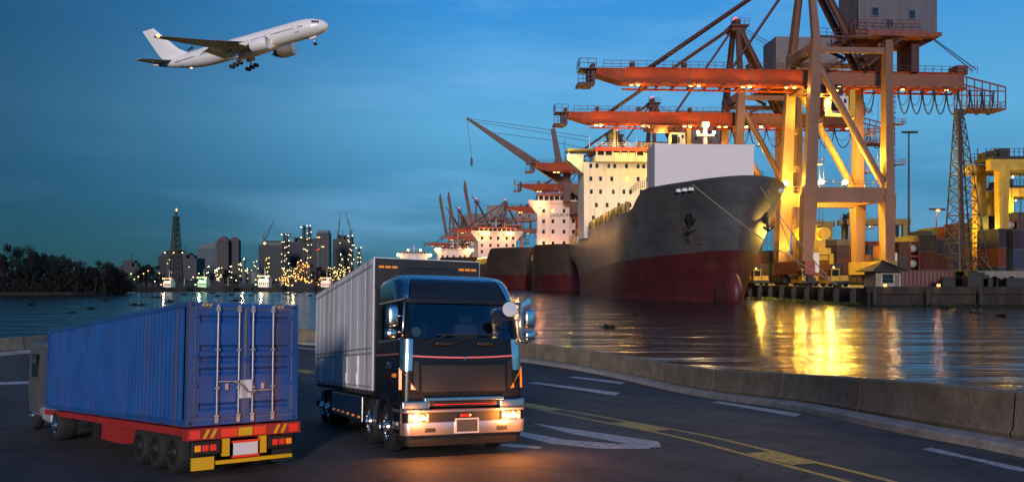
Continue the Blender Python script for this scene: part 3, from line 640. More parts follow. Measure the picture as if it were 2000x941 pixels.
# ------------------------------------------------------------------ container trailer
M['cblue'] = mat('container_blue', (.018, .100, .34), .42, var=.5, scale=.9, streak=2.2, rvar=.12, bump=.25, bscale=1.4, var2=(.014, .07, .24))
M['cgrey'] = mat('gasket_grey', (.20, .18, .15), .7)
M['zinc'] = mat('galvanised_rod', (.52, .51, .49), .4, .5, var=.3, scale=6)
M['trred'] = mat('trailer_red', (.42, .03, .03), .45, var=.3, scale=2)
M['hazy'] = mat('hazard_yellow', (.80, .46, .01), .45)
M['refred'] = mat('reflector_red', (.75, .04, .02), .3, emit=(1, .05, .02), estr=.12)
ct = thing('container_semitrailer', 'red skeletal semitrailer under the blue container, seen from behind', 'trailer')
cn = thing('shipping_container', 'blue corrugated shipping container with white lock rods on the trailer', 'container')
CW, CH, CL, CD = 1.23, 2.60, 13.7, 1.0     # half width, height, length, deck height
z0, z1 = CD + .04, CD + .04 + CH
for s_ in (-1, 1):                            # corrugated side: real folds
    mb = MB(); n = int((CL - .5) / .276); prof = []
    for k in range(n):
        y = .28 + k * .276; prof += [(y, 0), (y + .07, 0), (y + .138, -.036), (y + .208, -.036)]
    prof.append((.28 + n * .276, 0))
    mb.v = [(s_ * (CW - .012 + dx), y, z) for z in (z0 + .13, z1 - .09) for y, dx in prof]; k = len(prof)
    mb.f = [(i, i + 1, k + i + 1, k + i) for i in range(k - 1)]; n0 = len(mb.v)
    mb.v += [(s_ * (CW - .10), y, z) for z in (z0 + .13, z1 - .09) for y, dx in prof]; mb.f += [(n0 + i, n0 + k + i, n0 + k + i + 1, n0 + i + 1) for i in range(k - 1)]
    mb.build('side_wall', M['cblue'], cn, label='corrugated blue side wall')
    MB().box(s_ * (CW - .08), s_ * CW, .18, CL - .18, z1 - .09, z1 - .0).build('top_rail', M['cblue'], cn)
    MB().box(s_ * (CW - .08), s_ * CW, .18, CL - .18, z0, z0 + .13).build('bottom_rail', M['cblue'], cn)
    for y in (0, CL - .16):
        MB().box(s_ * (CW - .14), s_ * CW, y, y + .16, z0 + .12, z1 - .12).build('corner_post', M['cblue'], cn)
        for z in (z0 - .0, z1 - .12):
            cc = MB().box(s_ * (CW - .165), s_ * (CW + .006), y - .006, y + .172, z, z + .125).build('corner_casting', M['cblue'], cn, bevel=.008)
            if y == 0: MB().lathe([(.001, 0), (.034, 0), (.036, .004), (.001, .005)], (s_ * (CW - .08), -.003, z + .062), (0, -1, 0), 14).build('casting_hole', M['cable'], cc)
MB().box(-CW + .08, CW - .08, .1, CL - .05, z1 - .06, z1 - .015).build('roof', M['cblue'], cn)
MB().box(-CW + .1, CW - .1, .1, CL - .05, z0 + .02, z0 + .1).build('floor', M['cgrey'], cn)
MB().box(-CW + .14, CW - .14, CL - .1, CL - .02, z0 + .1, z1 - .05).build('front_wall', M['cblue'], cn)
hd = MB().box(-CW + .165, CW - .165, 0, .14, z1 - .115, z1 - .005).build('door_header', M['cblue'], cn)
MB().box(-CW + .165, CW - .165, .0, .14, z0 + .005, z0 + .13).build('door_sill', M['cblue'], cn)
for x0, sg in ((-.98, 1), (-.90, 1), (-.82, 1), (.62, 1), (.72, 1), (.80, 1)):
    mb = MB(); mb.prism([(x0, -.002, z1 - .085), (x0 + .045, -.002, z1 - .085), (x0 + .085, -.002, z1 - .025), (x0 + .04, -.002, z1 - .025)], (0, -.003, 0)); mb.build('hazard_mark', M['hazy'], hd)
zs_ = [(0, .0), (.13, 0), (.17, .045), (.32, .045), (.36, 0)]
for s_ in (-1, 1):
    xa, xb = s_ * .022, s_ * (CW - .155); lo, hi = z0 + .145, z1 - .13; Hd = hi - lo
    dr = MB(); fr0 = .085
    x_in0, x_in1 = xa + s_ * fr0, xb - s_ * fr0
    dr.box(min(xa, x_in0), max(xa, x_in0), .02, .07, lo, hi); dr.box(min(xb, x_in1), max(xb, x_in1), .02, .07, lo, hi)
    # horizontal folds: proud panel with five recessed bands
    bands = [.06, .33, .435, .54, .86]        # fractions from the top where a recess begins
    prof = [(hi, .025)]
    for f in bands:
        zt = hi - f * Hd; prof += [(zt, .025), (zt - .055, .075), (zt - .10, .075), (zt - .17, .025)]
    prof.append((lo, .025))
    dr.v_off = len(dr.v); o0 = len(dr.v)
    for z, y in prof:
        for x in (x_in0, x_in1): dr.v.append((x, y, z))
    dr.f += [(o0 + 2 * i, o0 + 2 * i + 1, o0 + 2 * i + 3, o0 + 2 * i + 2) for i in range(len(prof) - 1)]
    o0 = len(dr.v); dr.box(min(x_in0, x_in1), max(x_in0, x_in1), .09, .11, lo, hi)
    d_ = dr.build('door', M['cblue'], cn)
    gk = MB()
    for a in ((min(xa, xb) - .012, max(xa, xb) + .012, lo - .02, lo - .002), (min(xa, xb) - .012, max(xa, xb) + .012, hi + .002, hi + .02)): gk.box(a[0], a[1], .0, .05, a[2], a[3])
    gk.box(xb + (0 if s_ > 0 else -.014), xb + (.014 if s_ > 0 else 0), .0, .05, lo, hi); gk.box(xa - (.02 if s_ > 0 else -.002), xa - (.002 if s_ > 0 else -.02), 0., .05, lo, hi)
    gk.build('gasket', M['cgrey'], d_)
    for f in (.03, .30, .58, .93):
        z = lo + f * Hd; MB().box(xb - s_ * .06, xb + s_ * .10, -.012, .019, z - .045, z + .045).build('hinge', M['cblue'], d_, bevel=.01)
    for k, xr in enumerate((s_ * .155, s_ * .62)):
        rod = MB().tube((xr, -.03, z0 + .05), (xr, -.03, z1 - .04), .02, 10).build('lock_rod', M['zinc'], cn, smooth=40)
        for f in (.0, .27, .36 if False else .62, 1.):
            z = lo + f * Hd; z = min(max(z, lo + .05), hi - .03); MB().box(xr - .045, xr + .045, -.056, .018, z - .022, z + .022).build('rod_bracket', M['zinc'], rod, bevel=.006)
        for z in (z1 - .12, z0 + .11): MB().box(xr - .042, xr + .035, -.062, -.006, z - .07, z + .06).build('rod_cam', M['zinc'], rod, bevel=.008)
    MB().beam((s_ * .155, -.06, lo + .33 * Hd if s_ < 0 else lo + .24 * Hd), (s_ * .60, -.06, lo + .33 * Hd if s_ < 0 else lo + .24 * Hd), .022, .03).build('door_handle', M['zinc'], cn, bevel=.006)
    MB().box(s_ * .36, s_ * .44, -.015, .02, lo + .25 * Hd, lo + .31 * Hd).build('handle_catch', M['zinc'], d_, bevel=.01)
MB().box(-.06, .045, -.012, .0, lo + .50 * Hd, lo + .56 * Hd).build('door_lock_plate', M['cblue'], cn, bevel=.01)
tg = MB(); tg.grid(lambda u, v: (-.16 + .27 * u + .02 * v, -.07 - .015 * math.sin(6 * u + 2 * v), lo + Hd * (.17 + .17 * v)), 8, 8); n0 = len(tg.v)
tg.grid(lambda u, v: (-.16 + .27 * u + .02 * v, -.066 - .015 * math.sin(6 * u + 2 * v), lo + Hd * (.17 + .17 * v)), 8, 8)
tg.build('paper_tag', mat('paper_tag', (.74, .72, .70), .7, var=.25, scale=9), cn, label='white paper tag tied to the lock rods')
MB().path([(-.30, -.085, lo + .33 * Hd), (-.12, -.10, lo + .30 * Hd), (.02, -.10, lo + .23 * Hd), (.16, -.09, lo + .215 * Hd), (.25, -.085, lo + .245 * Hd)], .02, 6).build('tie_rope', M['rope'], cn, smooth=True)
# skeletal trailer
for x in (-.48, .48): MB().box(x - .07, x + .07, .3, CL + .1, CD - .32, CD).build('main_beam', M['trred'], ct)
for s_ in (-1, 1): MB().box(s_ * (CW - .1), s_ * CW, .15, CL, CD - .16, CD - .005).build('side_beam', M['trred'], ct, label='red side rail of the trailer')
for k in range(6): MB().box(-CW + .1, CW - .1, 1.4 + k * 2, 1.52 + k * 2, CD - .15, CD - .01).build('cross_beam', M['trred'], ct)
rb = MB().box(-CW - .03, CW + .03, -.10, .14, CD - .24, CD - .0).build('rear_beam', M['trred'], ct, label='red rear beam with yellow and red markings')
for x0, x1, m in ((-1.2, -.98, 'refred'), (-.54, -.20, 'refred'), (-.17, .14, 'hazy'), (.17, .44, 'refred'), (.98, 1.2, 'refred')):
    MB().box(x0, x1, -.108, -.1, CD - .21, CD - .04).build('reflector', M[m], rb)
for x in (-.93, -.78, .62, .78):
    MB().prism([(x, -.1, CD - .215), (x + .07, -.1, CD - .215), (x + .16, -.1, CD - .03), (x + .09, -.1, CD - .03)], (0, -.007, 0)).build('hazard_stripe', M['hazy'], rb)
for s_ in (-1, 1):
    tb = MB().box(s_ * .52, s_ * 1.13, -.04, .1, CD - .56, CD - .27).build('tail_light_box', M['blackmat'], ct, bevel=.02)
    for k, m in enumerate(('refred', 'refred', 'amber')): MB().box(s_ * (.62 + k * .16), s_ * (.75 + k * .16), -.065, -.04, CD - .48, CD - .35).build('tail_light', M[m], tb, bevel=.01)
    MB().box(s_ * .34, s_ * .48, -.06, .05, CD - .62, CD - .25).build('hazard_bracket', M['hazy'], ct)
pl_ = MB().box(-.27, .27, -.10, -.07, CD - .62, CD - .36).build('number_plate', mat('plate_white', (.8, .79, .72), .5), ct, bevel=.008, label='blank white plate with a red border')
for a in ((-.30, .30, CD - .36, CD - .31), (-.30, .30, CD - .67, CD - .62)): MB().box(a[0], a[1], -.098, -.072, a[2], a[3]).build('plate_border', M['refred'], pl_)
MB().box(-1.12, -.66, -.05, .02, CD - .86, CD - .60).build('mud_flap_plate', M['hazy'], ct, label='yellow reflective plate under the tail light')
MB().box(-.62, 1.1, -.03, .05, CD - .78, CD - .70).build('underrun_bar', M['hazy'], ct)
MB().box(.68, 1.15, .1, .13, CD - .86, CD - .58).build('mud_flap', M['tyre'], ct)
for y in (.95, 2.15, 3.35):
    for s_ in (-1, 1): wheel(ct, s_ * 1.18, y, .46, .5, s_, hub='darksteel')
    MB().tube((-1.1, y, .46), (1.1, y, .46), .07).build('axle', M['darksteel'], ct)
for s_ in (-1, 1): MB().box(s_ * .9, s_ * .75, 8.6, 8.75, .2, CD - .1).build('landing_leg', M['darksteel'], ct)
MB().box(-1.0, -.55, 5.2, 7.4, .35, .85).build('side_guard_box', M['trred'], ct)
CHD = Vector((-.668, .744))
pc = at(362, 700, 15.75); lc = Vector((pc.x, pc.y)) + Vector((CHD.y, -CHD.x)) * CW
on_road(ct, lc.x, lc.y, CHD, 3.3, .9); bpy.context.view_layer.update(); cn.matrix_world = ct.matrix_world.copy()
# tractor unit pulling it
tu = thing('tractor_unit', 'grey tractor unit pulling the blue container, cut by the picture edge', 'truck')
tc_ = MB(); sec = [(.55, .9, 1.2), (1.3, .95, 1.22), (2.1, .98, 1.2), (2.9, 1.15, 1.12), (3.1, 1.4, 1.0)]
for z, yf, hw in sec: tc_.v += [(-hw, 0, z), (hw, 0, z), (hw, yf * 2, z), (-hw, yf * 2, z)]
for j in range(4): tc_.f += [(4 * j + i, 4 * j + (i + 1) % 4, 4 * j + 4 + (i + 1) % 4, 4 * j + 4 + i) for i in range(4)]
tc_.f += [(0, 1, 2, 3), (16, 17, 18, 19)]
wm_ = mat('tractor_grey', (.11, .11, .11), .4, coat=.3, var=.2, scale=1)
tc_.build('cab', wm_, tu, bevel=.08)
MB().box(-.45, .45, -3.6, 1.6, .6, .9).build('chassis_frame', M['darksteel'], tu)
for s_ in (-1, 1):
    MB().box(s_ * 1.205, s_ * 1.25, .4, 1.2, 1.9, 2.7).build('side_window', M['glass'], tu); MB().box(s_ * 1.15, s_ * .6, -1.5, -.1, .45, .95).build('fuel_tank', M['alutrim'], tu, bevel=.1)
    MB().box(s_ * 1.22, s_ * .7, -.08, -.02, .9, 3.0).build('side_fairing', wm_, tu)
    for y in (1.2, -2.4): wheel(tu, s_ * 1.2, y, .5, .3 if y > 0 else .55, s_)
pt = lc + CHD * (CL + .75); on_road(tu, pt.x, pt.y, CHD, 1.2, -2.4)
# ------------------------------------------------------------------ ships
def hull(parent, L, B, zdeck, zred, stem_over, ent_w, ent_d, red, grey, nu=44, tuck=True, bulb=True, name2='hull'):
    ztop = zdeck(0.)
    def y0(z): f = max(0, min(1, z / ztop)); return -stem_over * f ** 1.5
    def hb(y, z):
        f = max(0, min(1, z / ztop)); le = ent_w + (ent_d - ent_w) * f ** .8; q = max(0, min(1, (y - y0(z)) / le)); p = .95 - .42 * f
        h = B / 2 * math.sin(q * math.pi / 2) ** p * (1 - .05 * (1 - f))
        if tuck:
            g = max(0, (y - L * .80) / (L * .20)); h *= 1 - .55 * g ** 2 * max(0, 1 - z / (ztop * .5))
        return h
    def ypos(u, z): return y0(z) + (L - y0(z)) * u ** 1.7
    def part(zl, zh, nz, name, m, close_top):
        mb = MB(); cols = nu + 1
        for s_ in (-1, 1):
            o = len(mb.v)
            for j in range(nz + 1):
                for i in range(cols):
                    u = i / nu; yy = ypos(u, ztop * .5); z = zl(yy) + (zh(yy) - zl(yy)) * j / nz; y = ypos(u, z); mb.v.append((s_ * hb(y, z), y, z))
            for j in range(nz):
                for i in range(nu): a = o + j * cols + i; mb.f.append((a, a + 1, a + cols + 1, a + cols))
        half = (nz + 1) * cols
        for j in range(nz): a = j * cols + nu; mb.f.append((a, a + half, a + half + cols, a + cols))
        return mb.build(name, m, parent, smooth=40)
    lo = part(lambda y: -1.5, zred, 8, 'hull_bottom', red, False)
    up = part(lambda y: zred(y) , lambda y: zdeck(y), 12, name2, grey, True)
    dk = MB(); cols = nu + 1
    for i in range(cols):
        u = i / nu; yy = ypos(u, ztop * .5); z = zdeck(yy) - 1.2; y = ypos(u, z)
        for s_ in (-1, 1): dk.v.append((s_ * max(.01, hb(y, z) - .05), y, z))
    dk.f = [(2 * i, 2 * i + 1, 2 * i + 3, 2 * i + 2) for i in range(nu)]
    dk.build('deck', M['deck'], parent)
    return hb, y0
def windows(parent, pts, w_, h_, y, m=None, lit=()):
    me = MB().box(-w_ / 2, w_ / 2, -.06, .05, -h_ / 2, h_ / 2).mesh('window')
    me.materials.append(M['glass'])
    for k, (x, z) in enumerate(pts):
        o = obj('window', me, M['litglass'] if k in lit else M['glass'], parent); o.location = (x, y, z)

S1 = thing('cargo_ship', 'large grey cargo ship with dark red bottom and bulbous bow facing the viewer', 'ship', (57.9, 202, 0), rotz=.064)
def zd1(y):
    f = max(0., min(1., (y - 22) / 10)); f = f * f * (3 - 2 * f)
    top = 31.6 - .0 * y + max(0, (6 - y)) * .03
    return top * (1 - f) + (26.4 - max(0, y - 30) * .022) * f
zr1 = lambda y: 13.8 - 7.2 * max(0, min(1.1, y / 150))
hb1, y01 = hull(S1, 152, 44.5, zd1, zr1, 13, 66, 46, M['shipred'], M['shipgrey'])
bu = MB().ball((0, 6., 2.6), 1, 24, 16, (3.4, 10.5, 7.2)); bu.build('bulbous_bow', M['shipred'], S1, smooth=True, label='rounded red bulbous bow at the waterline')
def l1(px, py, y): # local point on ship 1 seen at a pixel, for parts at local depth y
    p = at(px, py, 202 + y); return (p.x - 57.9 + .064 * y, p.z)
# forecastle bulwark cap rail, hawse pipes, anchors, fairleads, marks
cap = MB(); 
for s_ in (-1, 1):
    pts = []
    for i in range(30):
        y = -15 + i * 1.25; z = zd1(max(y, 0)) ; pts.append((s_ * (hb1(max(y, y01(31)), z) + .02), max(y, y01(31)), z + .12))
    cap.path(pts, .28, 5)
cap.build('bulwark_cap', M['shipgrey'], S1, smooth=True)
for s_, yy, zz in ((-1, 2.5, 22.5), (1, 0.5, 22.5)):
    x = s_ * hb1(yy, zz); n = Vector((s_ * .75, -.6, -.25)).normalized(); c = Vector((x, yy, zz)) + n * .1
    hw_ = MB().lathe([(.9, -.3), (1.5, -.1), (1.6, .35), (1.3, .6), (.9, .5)], c, n, 18); h_ = hw_.build('hawse_pipe', M['darksteel'], S1, smooth=True)
    an = MB(); an.beam(c + n * .5 + Vector((0, 0, .5)), c + n * .9 + Vector((0, 0, -3.2)), .5, .5); an.beam(c + n * .9 + Vector((-1.3, 0, -2.2)), c + n * .9 + Vector((0, 0, -3.4)), .6, .6, .3, .3); an.beam(c + n * .9 + Vector((1.3, 0, -2.2)), c + n * .9 + Vector((0, 0, -3.4)), .6, .6, .3, .3)
    an.build('anchor', M['darksteel'], S1, label='dark ship anchor in its hawse')
for s_, yy in ((-1, -2.), (-1, -.2), (-1, 1.8), (1, -1.), (1, .8)):
    z = 29.6; x = hb1(yy, z); MB().box(s_ * x - .7, s_ * x + .7, yy - .9, yy + .6, z - .5, z + .5).build('fairlead', M['alutrim'], S1, bevel=.2)
MB().lathe([(.35, -.3), (.75, 0), (.8, .3), (.6, .45), (.35, .3)], (-2.5, y01(30) + 3.9, 29.8), (-.2, -1, 0), 16).build('panama_lead', M['alutrim'], S1, smooth=True)
mk = mat('hull_marks', (.045, .04, .04), .7)
for (y, z, w_, h_) in ((20, 18, .25, 3.), (24, 18.3, .25, 3.), (26, 23, 2.2, .3), (26, 21.8, 2.2, .3), (10, 12.4, 1.6, .25), (12, 13.5, .3, 1.4), (7, 16.6, 1.6, 1.6), (4, 15.6, 2., .3)):
    x = -hb1(y, z); x2 = -hb1(y + .3, z); 
    mb = MB(); n = Vector((-1, -.5, 0)).normalized(); dv = Vector((hb1(y, z) - hb1(y + 1, z), 1, 0)).normalized(); dz = Vector((-(hb1(y, z + 1) - hb1(y, z)), 0, 1)).normalized(); c = Vector((x, y, z)) + n * .06
    mb.prism([c - dv * w_ / 2 - dz * h_ / 2, c + dv * w_ / 2 - dz * h_ / 2, c + dv * w_ / 2 + dz * h_ / 2, c - dv * w_ / 2 + dz * h_ / 2], n * .03); mb.build('hull_mark', mk, S1)
# draught marks on the stem
# white cargo block, foremast
cgo = MB(); y_ = 12; (xa, za), (xb, zb_) = l1(1277, 350, y_), l1(1474, 282, y_)
cgo.box(xa, xb, y_, y_ + 9, 30.2, zb_).build('deck_cargo_block', M['panelwhite'], label='blank white box of deck cargo behind the grey bow', cat='cargo').location = (0, 0, 0)
bpy.data.objects['deck_cargo_block'].matrix_world = Matrix.Translation((57.9, 202, 0)) @ Matrix.Rotation(.064, 4, 'Z')
(xm, zm), (_, zt) = l1(1377, 282, 26), l1(1377, 240, 26)
MB().tube((xm, 26, 25), (xm, 26, zt), .9, 10, .6).box(xm - 2.6, xm + 2.6, 25.2, 26.8, zt - 4, zt - 3.5).box(xm - 1, xm + 1, 25, 27, zt - 1.2, zt).build('foremast', M['shipwhite'], S1)
MB().ball((xm, 24.8, zt - .8), .8).build('mast_lamp', M['bulbhot'], S1)
for s_ in (-1, 1): MB().ball((xm + s_ * 2.4, 25, zt - 3), .45).build('mast_lamp', M['bulbhot'], S1)
# main deck fittings on the port side: lashing posts, rail, coamings
for i in range(20):
    y = 33 + i * 5.2; z = zd1(y); x = -hb1(y, z) + 1.2
    MB().box(x - .7, x + .5, y - .6, y + .6, z - 1.2, z + 3.4).build('lashing_post', M['yellowpaint'] if i % 2 else M['olive'], S1)
rl = MB()
for i in range(24):
    y = 32 + i * 5; y2 = y + 5; rl.rail((-hb1(y, zd1(y)), y, zd1(y)), (-hb1(y2, zd1(y2)), y2, zd1(y2)), 1.6, 2.5, .10)
    if i % 2: rl.beam((-hb1(y, 26) + .6, y, zd1(y)), (-hb1(y, 26) + 2.5, y + 3.5, zd1(y) + 4.2), .25, .25)
rl2 = MB()
for y, y2 in ((20, 25), (14, 20)): rl2.rail((-hb1(y, 31), y, zd1(y) + .1), (-hb1(y2, 31), y2, zd1(y2) + .1), 2.2, 1.2, .10, 3)
rl.build('deck_railing', M['darksteel'], S1); rl2.build('bow_railing', M['darksteel'], S1)
for i in range(9):
    y = 40 + i * 11; MB().box(-19, 19, y, y + 9.5, zd1(y) - 1.2, zd1(y) + .3).build('hatch_cover', M['rustred'], S1)
gn = MB(); y = 118
for sx in (0, 3): gn.beam((-23 - sx * .3, y - sx, 21), (-21.5, y - 3, 33), .4, .4); gn.beam((-23, y - 4 + sx, 23 + sx), (-22, y, 27 + sx), .3, .3)
gn.build('gangway_davit', M['shipwhite'], S1)
# accommodation block: full beam, bridge on top with wings
YS = 100.; SW = 23.4
def s1(px, py): return l1(px, py, YS)
_, ztop1 = s1(1200, 318)
acc = MB().box(-SW, SW, YS, YS + 16, 22, ztop1).build('accommodation', M['shipwhite'], S1, label='tall off-white accommodation block with rust streaks')
rows = {325: (1153, 1165, 1188, 1200, 1223, 1246, 1257, 1270), 350: (1153, 1172, 1194, 1224, 1246, 1265), 375: (1154, 1172, 1197, 1218, 1231, 1252), 401: (1164, 1185, 1208, 1230), 426: (1158, 1180)}
wp = [s1(x, y) for y, xs in rows.items() for x in xs]
windows(acc, wp, 1.1, 1.7, YS, lit=(11,))
(bx0, bz0), (bx1, bz1) = s1(1160, 318), s1(1258, 307); bx1 = -bx0 if -bx0 > bx1 else bx1
br = MB().box(bx0, -bx0, YS - 2.2, YS + 14, bz0, bz1 + .2).build('bridge', M['shipwhite'], S1)
_, wz0 = s1(1200, 307); _, wz1 = s1(1200, 298); _, rz1 = s1(1200, 290)
MB().box(bx0 + .4, -bx0 - .4, YS - 1.9, YS + 13.6, wz0, wz1).build('bridge_window_band', M['glass'], br)
for k in range(13):
    x = bx0 + .6 + (-2 * bx0 - 1.2) * k / 12; MB().box(x - .3, x + .3, YS - 2.05, YS - 1.95, wz0, wz1).build('window_post', M['shipwhite'], br)
for k in (2, 3, 4, 6): 
    x = bx0 + .6 + (-2 * bx0 - 1.2) * (k + .5) / 12; MB().box(x - 1, x + 1, YS - 1.98, YS - 1.92, wz0 + .3, wz0 + 1.2).build('window_pane', M['litglass'], br)
MB().box(bx0 - .3, -bx0 + .3, YS - 2.6, YS + 14.4, wz1, rz1).build('bridge_roof_band', M['redband'], br, label='red band around the bridge roof')
(wx0, wzt), (_, wzb) = s1(1108, 308), s1(1108, 340)
wing = MB(); wing.prism([(-SW, YS + 1, wzb + 0), (wx0, YS + 1, wzt - 1), (wx0, YS + 1, wzt + 1.2), (-SW, YS + 1, wzt + 1.2)], (0, 7, 0))
wing.build('bridge_wing', M['shipwhite'], S1)
MB().prism([(SW, YS + 1, wzb), (-wx0, YS + 1, wzt - 1), (-wx0, YS + 1, wzt + 1.2), (SW, YS + 1, wzt + 1.2)], (0, 7, 0)).build('bridge_wing', M['shipwhite'], S1)
_, cz = s1(1130, 292)
cp = MB(); cp.box(wx0, bx0, YS, YS + 8, cz - .6, cz); cp.tube((wx0 + .5, YS + .5, wzt), (wx0 + .5, YS + .5, cz), .12); cp.tube((-SW - 2, YS + .5, wzt), (-SW - 2, YS + .5, cz), .12); cp.build('wing_awning', M['olive'], S1)
rf = MB(); rf.rail((bx0, YS - 2, rz1), (-bx0, YS - 2, rz1), 1.6, 2.2, .1)
for px, py in ((1153, 258), (1178, 262), (1208, 245), (1225, 268), (1246, 265)):
    x, z = s1(px, py); rf.tube((x, YS + 3, rz1), (x, YS + 3, z), .16, 5, .05)
rf.build('roof_railing', M['shipwhite'], S1)
x, z = s1(1196, 262); MB().tube((x, YS + 5, rz1), (x, YS + 5, z - 1), 1.2, 12).ball((x, YS + 5, z), 2.0, 12, 8).build('radar_dome', mat('radar_grey', (.12, .14, .17), .5), S1, smooth=40)
MB().tube((s1(1203, 250)[0], YS + 4, rz1), (s1(1203, 240)[0], YS + 4, s1(1203, 240)[1]), .7, 8, .5).build('signal_mast', M['shipwhite'], S1)
lx, lz = s1(1110, 306); MB().ball((lx, YS, lz), .7).build('wing_lamp', M['bulbg'], S1, label='bright yellow-green flood lamp on the bridge wing')
MWS = Matrix.Translation((57.9, 202, 0)) @ Matrix.Rotation(.064, 4, 'Z')
lamp('wing_flood', MWS @ Vector((lx - 1, YS - 2.0, lz)), 2000, (1, .84, .08), .5)
lamp('mast_flood', MWS @ Vector((xm, 23.6, zt - .8)), 3500, (1, .60, .16), .4)
for k, y in enumerate((60, 84, 106)):
    z = zd1(y); MB().ball((-17.5, y, z + 3.4), .4).build('deck_lamp', M['bulb'], S1)
    lamp('deck_flood', MWS @ Vector((-17.5, y, z + 4.2)), 1900, (1, .55, .12), .4)
# mooring ropes to the quay
for k, (a, b_, sag) in enumerate((((1352, 360, 190), (1640, 566, 186), 1.5), ((1480, 358, 192), (1632, 566, 187), 1.), ((1500, 372, 194), (1578, 556, 208), .6))):
    A = at(*a); Bp = at(*b_); Bp.z = QZ + .5; pts = [A.lerp(Bp, i / 14) - Vector((0, 0, sag * math.sin(math.pi * i / 14))) for i in range(15)]
    MB().path(pts, .13, 5).build('mooring_rope', M['rope'], smooth=True, label=('long mooring rope from the grey port bow down to the quay', 'mooring rope from the starboard fairlead to the quay', 'short steep mooring rope beside the crane leg')[k], cat='rope')
    MB().lathe([(.5, 0), (.55, .5), (.4, .7), (.65, 1.1), (.6, 1.3), (.01, 1.35)], (Bp.x, Bp.y, QZ + .0), (0, 0, 1), 12).build('bollard', M['darksteel'], smooth=40, label='dark bollard at the end of the %s' % ('long rope from the port bow', 'rope from the starboard fairlead', 'short steep rope')[k], cat='bollard', group='bollards on the quay')

# ------------------------------------------------------------------ the ships lying farther up the river
def far_ship(name, label, stem, ang, L, B, Hb, Hd, zr, over, sup, wins, wsize, grey, white, lit=(), bridge=.12, lamps=(), wing=3., bulbm='bulbo'):
    o = thing(name, label, 'ship', (stem[0], stem[1], 0), rotz=ang)
    zd = lambda y: Hb + (Hd - Hb) * (lambda f: f * f * (3 - 2 * f))(max(0., min(1., (y - L * .10) / (L * .10))))
    hb_, y0_ = hull(o, L, B, zd, lambda y: zr - zr * .25 * y / L, over, L * .34, L * .17, M['shipred'], grey, nu=26)
    ys, hw_, zt_ = sup
    a = MB().box(-hw_, hw_, ys, ys + B * .5, Hd - 2, zt_).build('accommodation', white, o)
    hz = (zt_ - Hd) * bridge
    b2 = MB().box(-hw_ - wing, hw_ + wing, ys - 1, ys + B * .35, zt_, zt_ + hz * .5).build('bridge', white, o)
    MB().box(-hw_ * .95, hw_ * .95, ys - .5, ys + B * .3, zt_ + hz * .5, zt_ + hz * 1.1).build('bridge_window_band', M['glass'], b2)
    for k in range(9): x = -hw_ * .95 + hw_ * 1.9 * k / 8; MB().box(x - .25, x + .25, ys - .7, ys - .4, zt_ + hz * .5, zt_ + hz * 1.1).build('window_post', white, b2)
    MB().box(-hw_ * 1.02, hw_ * 1.02, ys - 1, ys + B * .35, zt_ + hz * 1.1, zt_ + hz * 1.5).build('bridge_roof', M['rustred'], b2)
    for s_ in (-1, 1): MB().prism([(s_ * hw_, ys, zt_ - wing * 1.2), (s_ * (hw_ + wing), ys, zt_), (s_ * hw_, ys, zt_)], (0, 3, 0)).build('wing_bracket', white, b2)
    ms = MB(); ms.tube((0, ys + 4, zt_ + hz), (0, ys + 4, zt_ + hz * 1.5 + 6), .5, 6, .2); ms.beam((-3, ys + 4, zt_ + hz * 1.5 + 3), (3, ys + 4, zt_ + hz * 1.5 + 3), .3, .3); ms.build('signal_mast', white, o)
    me = MB().box(-wsize / 2, wsize / 2, -.08, .05, -wsize * .7, wsize * .7).mesh('window'); me.materials.append(M['glass'])
    for k, (fx, fz) in enumerate(wins):
        w1 = obj('window', me, M['litglass'] if k in lit else M['glass'], a); w1.location = (fx * hw_, ys, Hd + fz * (zt_ - Hd))
    mw = Matrix.Translation((stem[0], stem[1], 0)) @ Matrix.Rotation(ang, 4, 'Z')
    for (fx, fz, p, r) in lamps:
        q = Vector((fx * hw_, ys - 1.6, Hd + fz * (zt_ - Hd))); MB().ball(q, r).build('flood_lamp', M[bulbm], o)
        if p: lamp('ship_flood', mw @ (q + Vector((0, -2.5, 0))), p * 1.0, (1, .36, .10), .6)
    return o, hb_, zd
grid5 = lambda xs, zs: [(x, z) for z in zs for x in xs]
greyb = mat('hull_brown_grey', (.07, .055, .050), .5, var=.35, scale=.07, streak=.2)
M['shippink'] = mat('ship_cream', (.70, .60, .52), .55, var=.12, scale=.15, streak=.3)
s2o, hb2, zd2 = far_ship('container_ship', 'brown-hulled ship with tall white house, moored behind the grey ship', (27.5, 372), .0, 130, 34, 22.5, 15.5, 8, 9, (72, 12.8, 49), grid5((-.72, -.3, .2, .62), (.12, .32, .52, .70, .88)), 1.5, greyb, M['shippink'], lit=(17,), lamps=((-.9, .96, 3600, .8), (-.7, .25, 2400, .7), (.3, .1, 2200, .5), (-.2, .02, 1500, .5)), wing=5)
tx = bpy.data.curves.new('no_smoking_lettering', 'FONT'); tx.body = 'NO SMOKING'; tx.size = 3.0; tx.extrude = .03; tx.align_x = 'CENTER'
to = bpy.data.objects.new('painted_lettering', tx); C.objects.link(to); to.data.materials.append(M['darksteel']); to.parent = s2o
to.location = (4.0, 71.9, 41.5); to.rotation_euler = (R(90), 0, 0); to.scale = (-1, 1, 1); to['label'] = 'mirrored dark lettering on the white house front'
bpy.context.view_layer.update(); tme = bpy.data.meshes.new_from_object(to); tmt = to.matrix_basis.copy(); bpy.data.objects.remove(to)
to = obj('painted_lettering', tme, M['darksteel'], s2o, 'mirrored dark lettering on the white house front'); to.matrix_basis = tmt
for i in range(14):
    y = 30 + i * 3.6; MB().box(-hb2(y, 15) + .5, -hb2(y, 15) + 1.6, y - .5, y + .5, 14.5, 19).build('lashing_post', M['rustred'] if i % 3 else M['yellowpaint'], s2o)
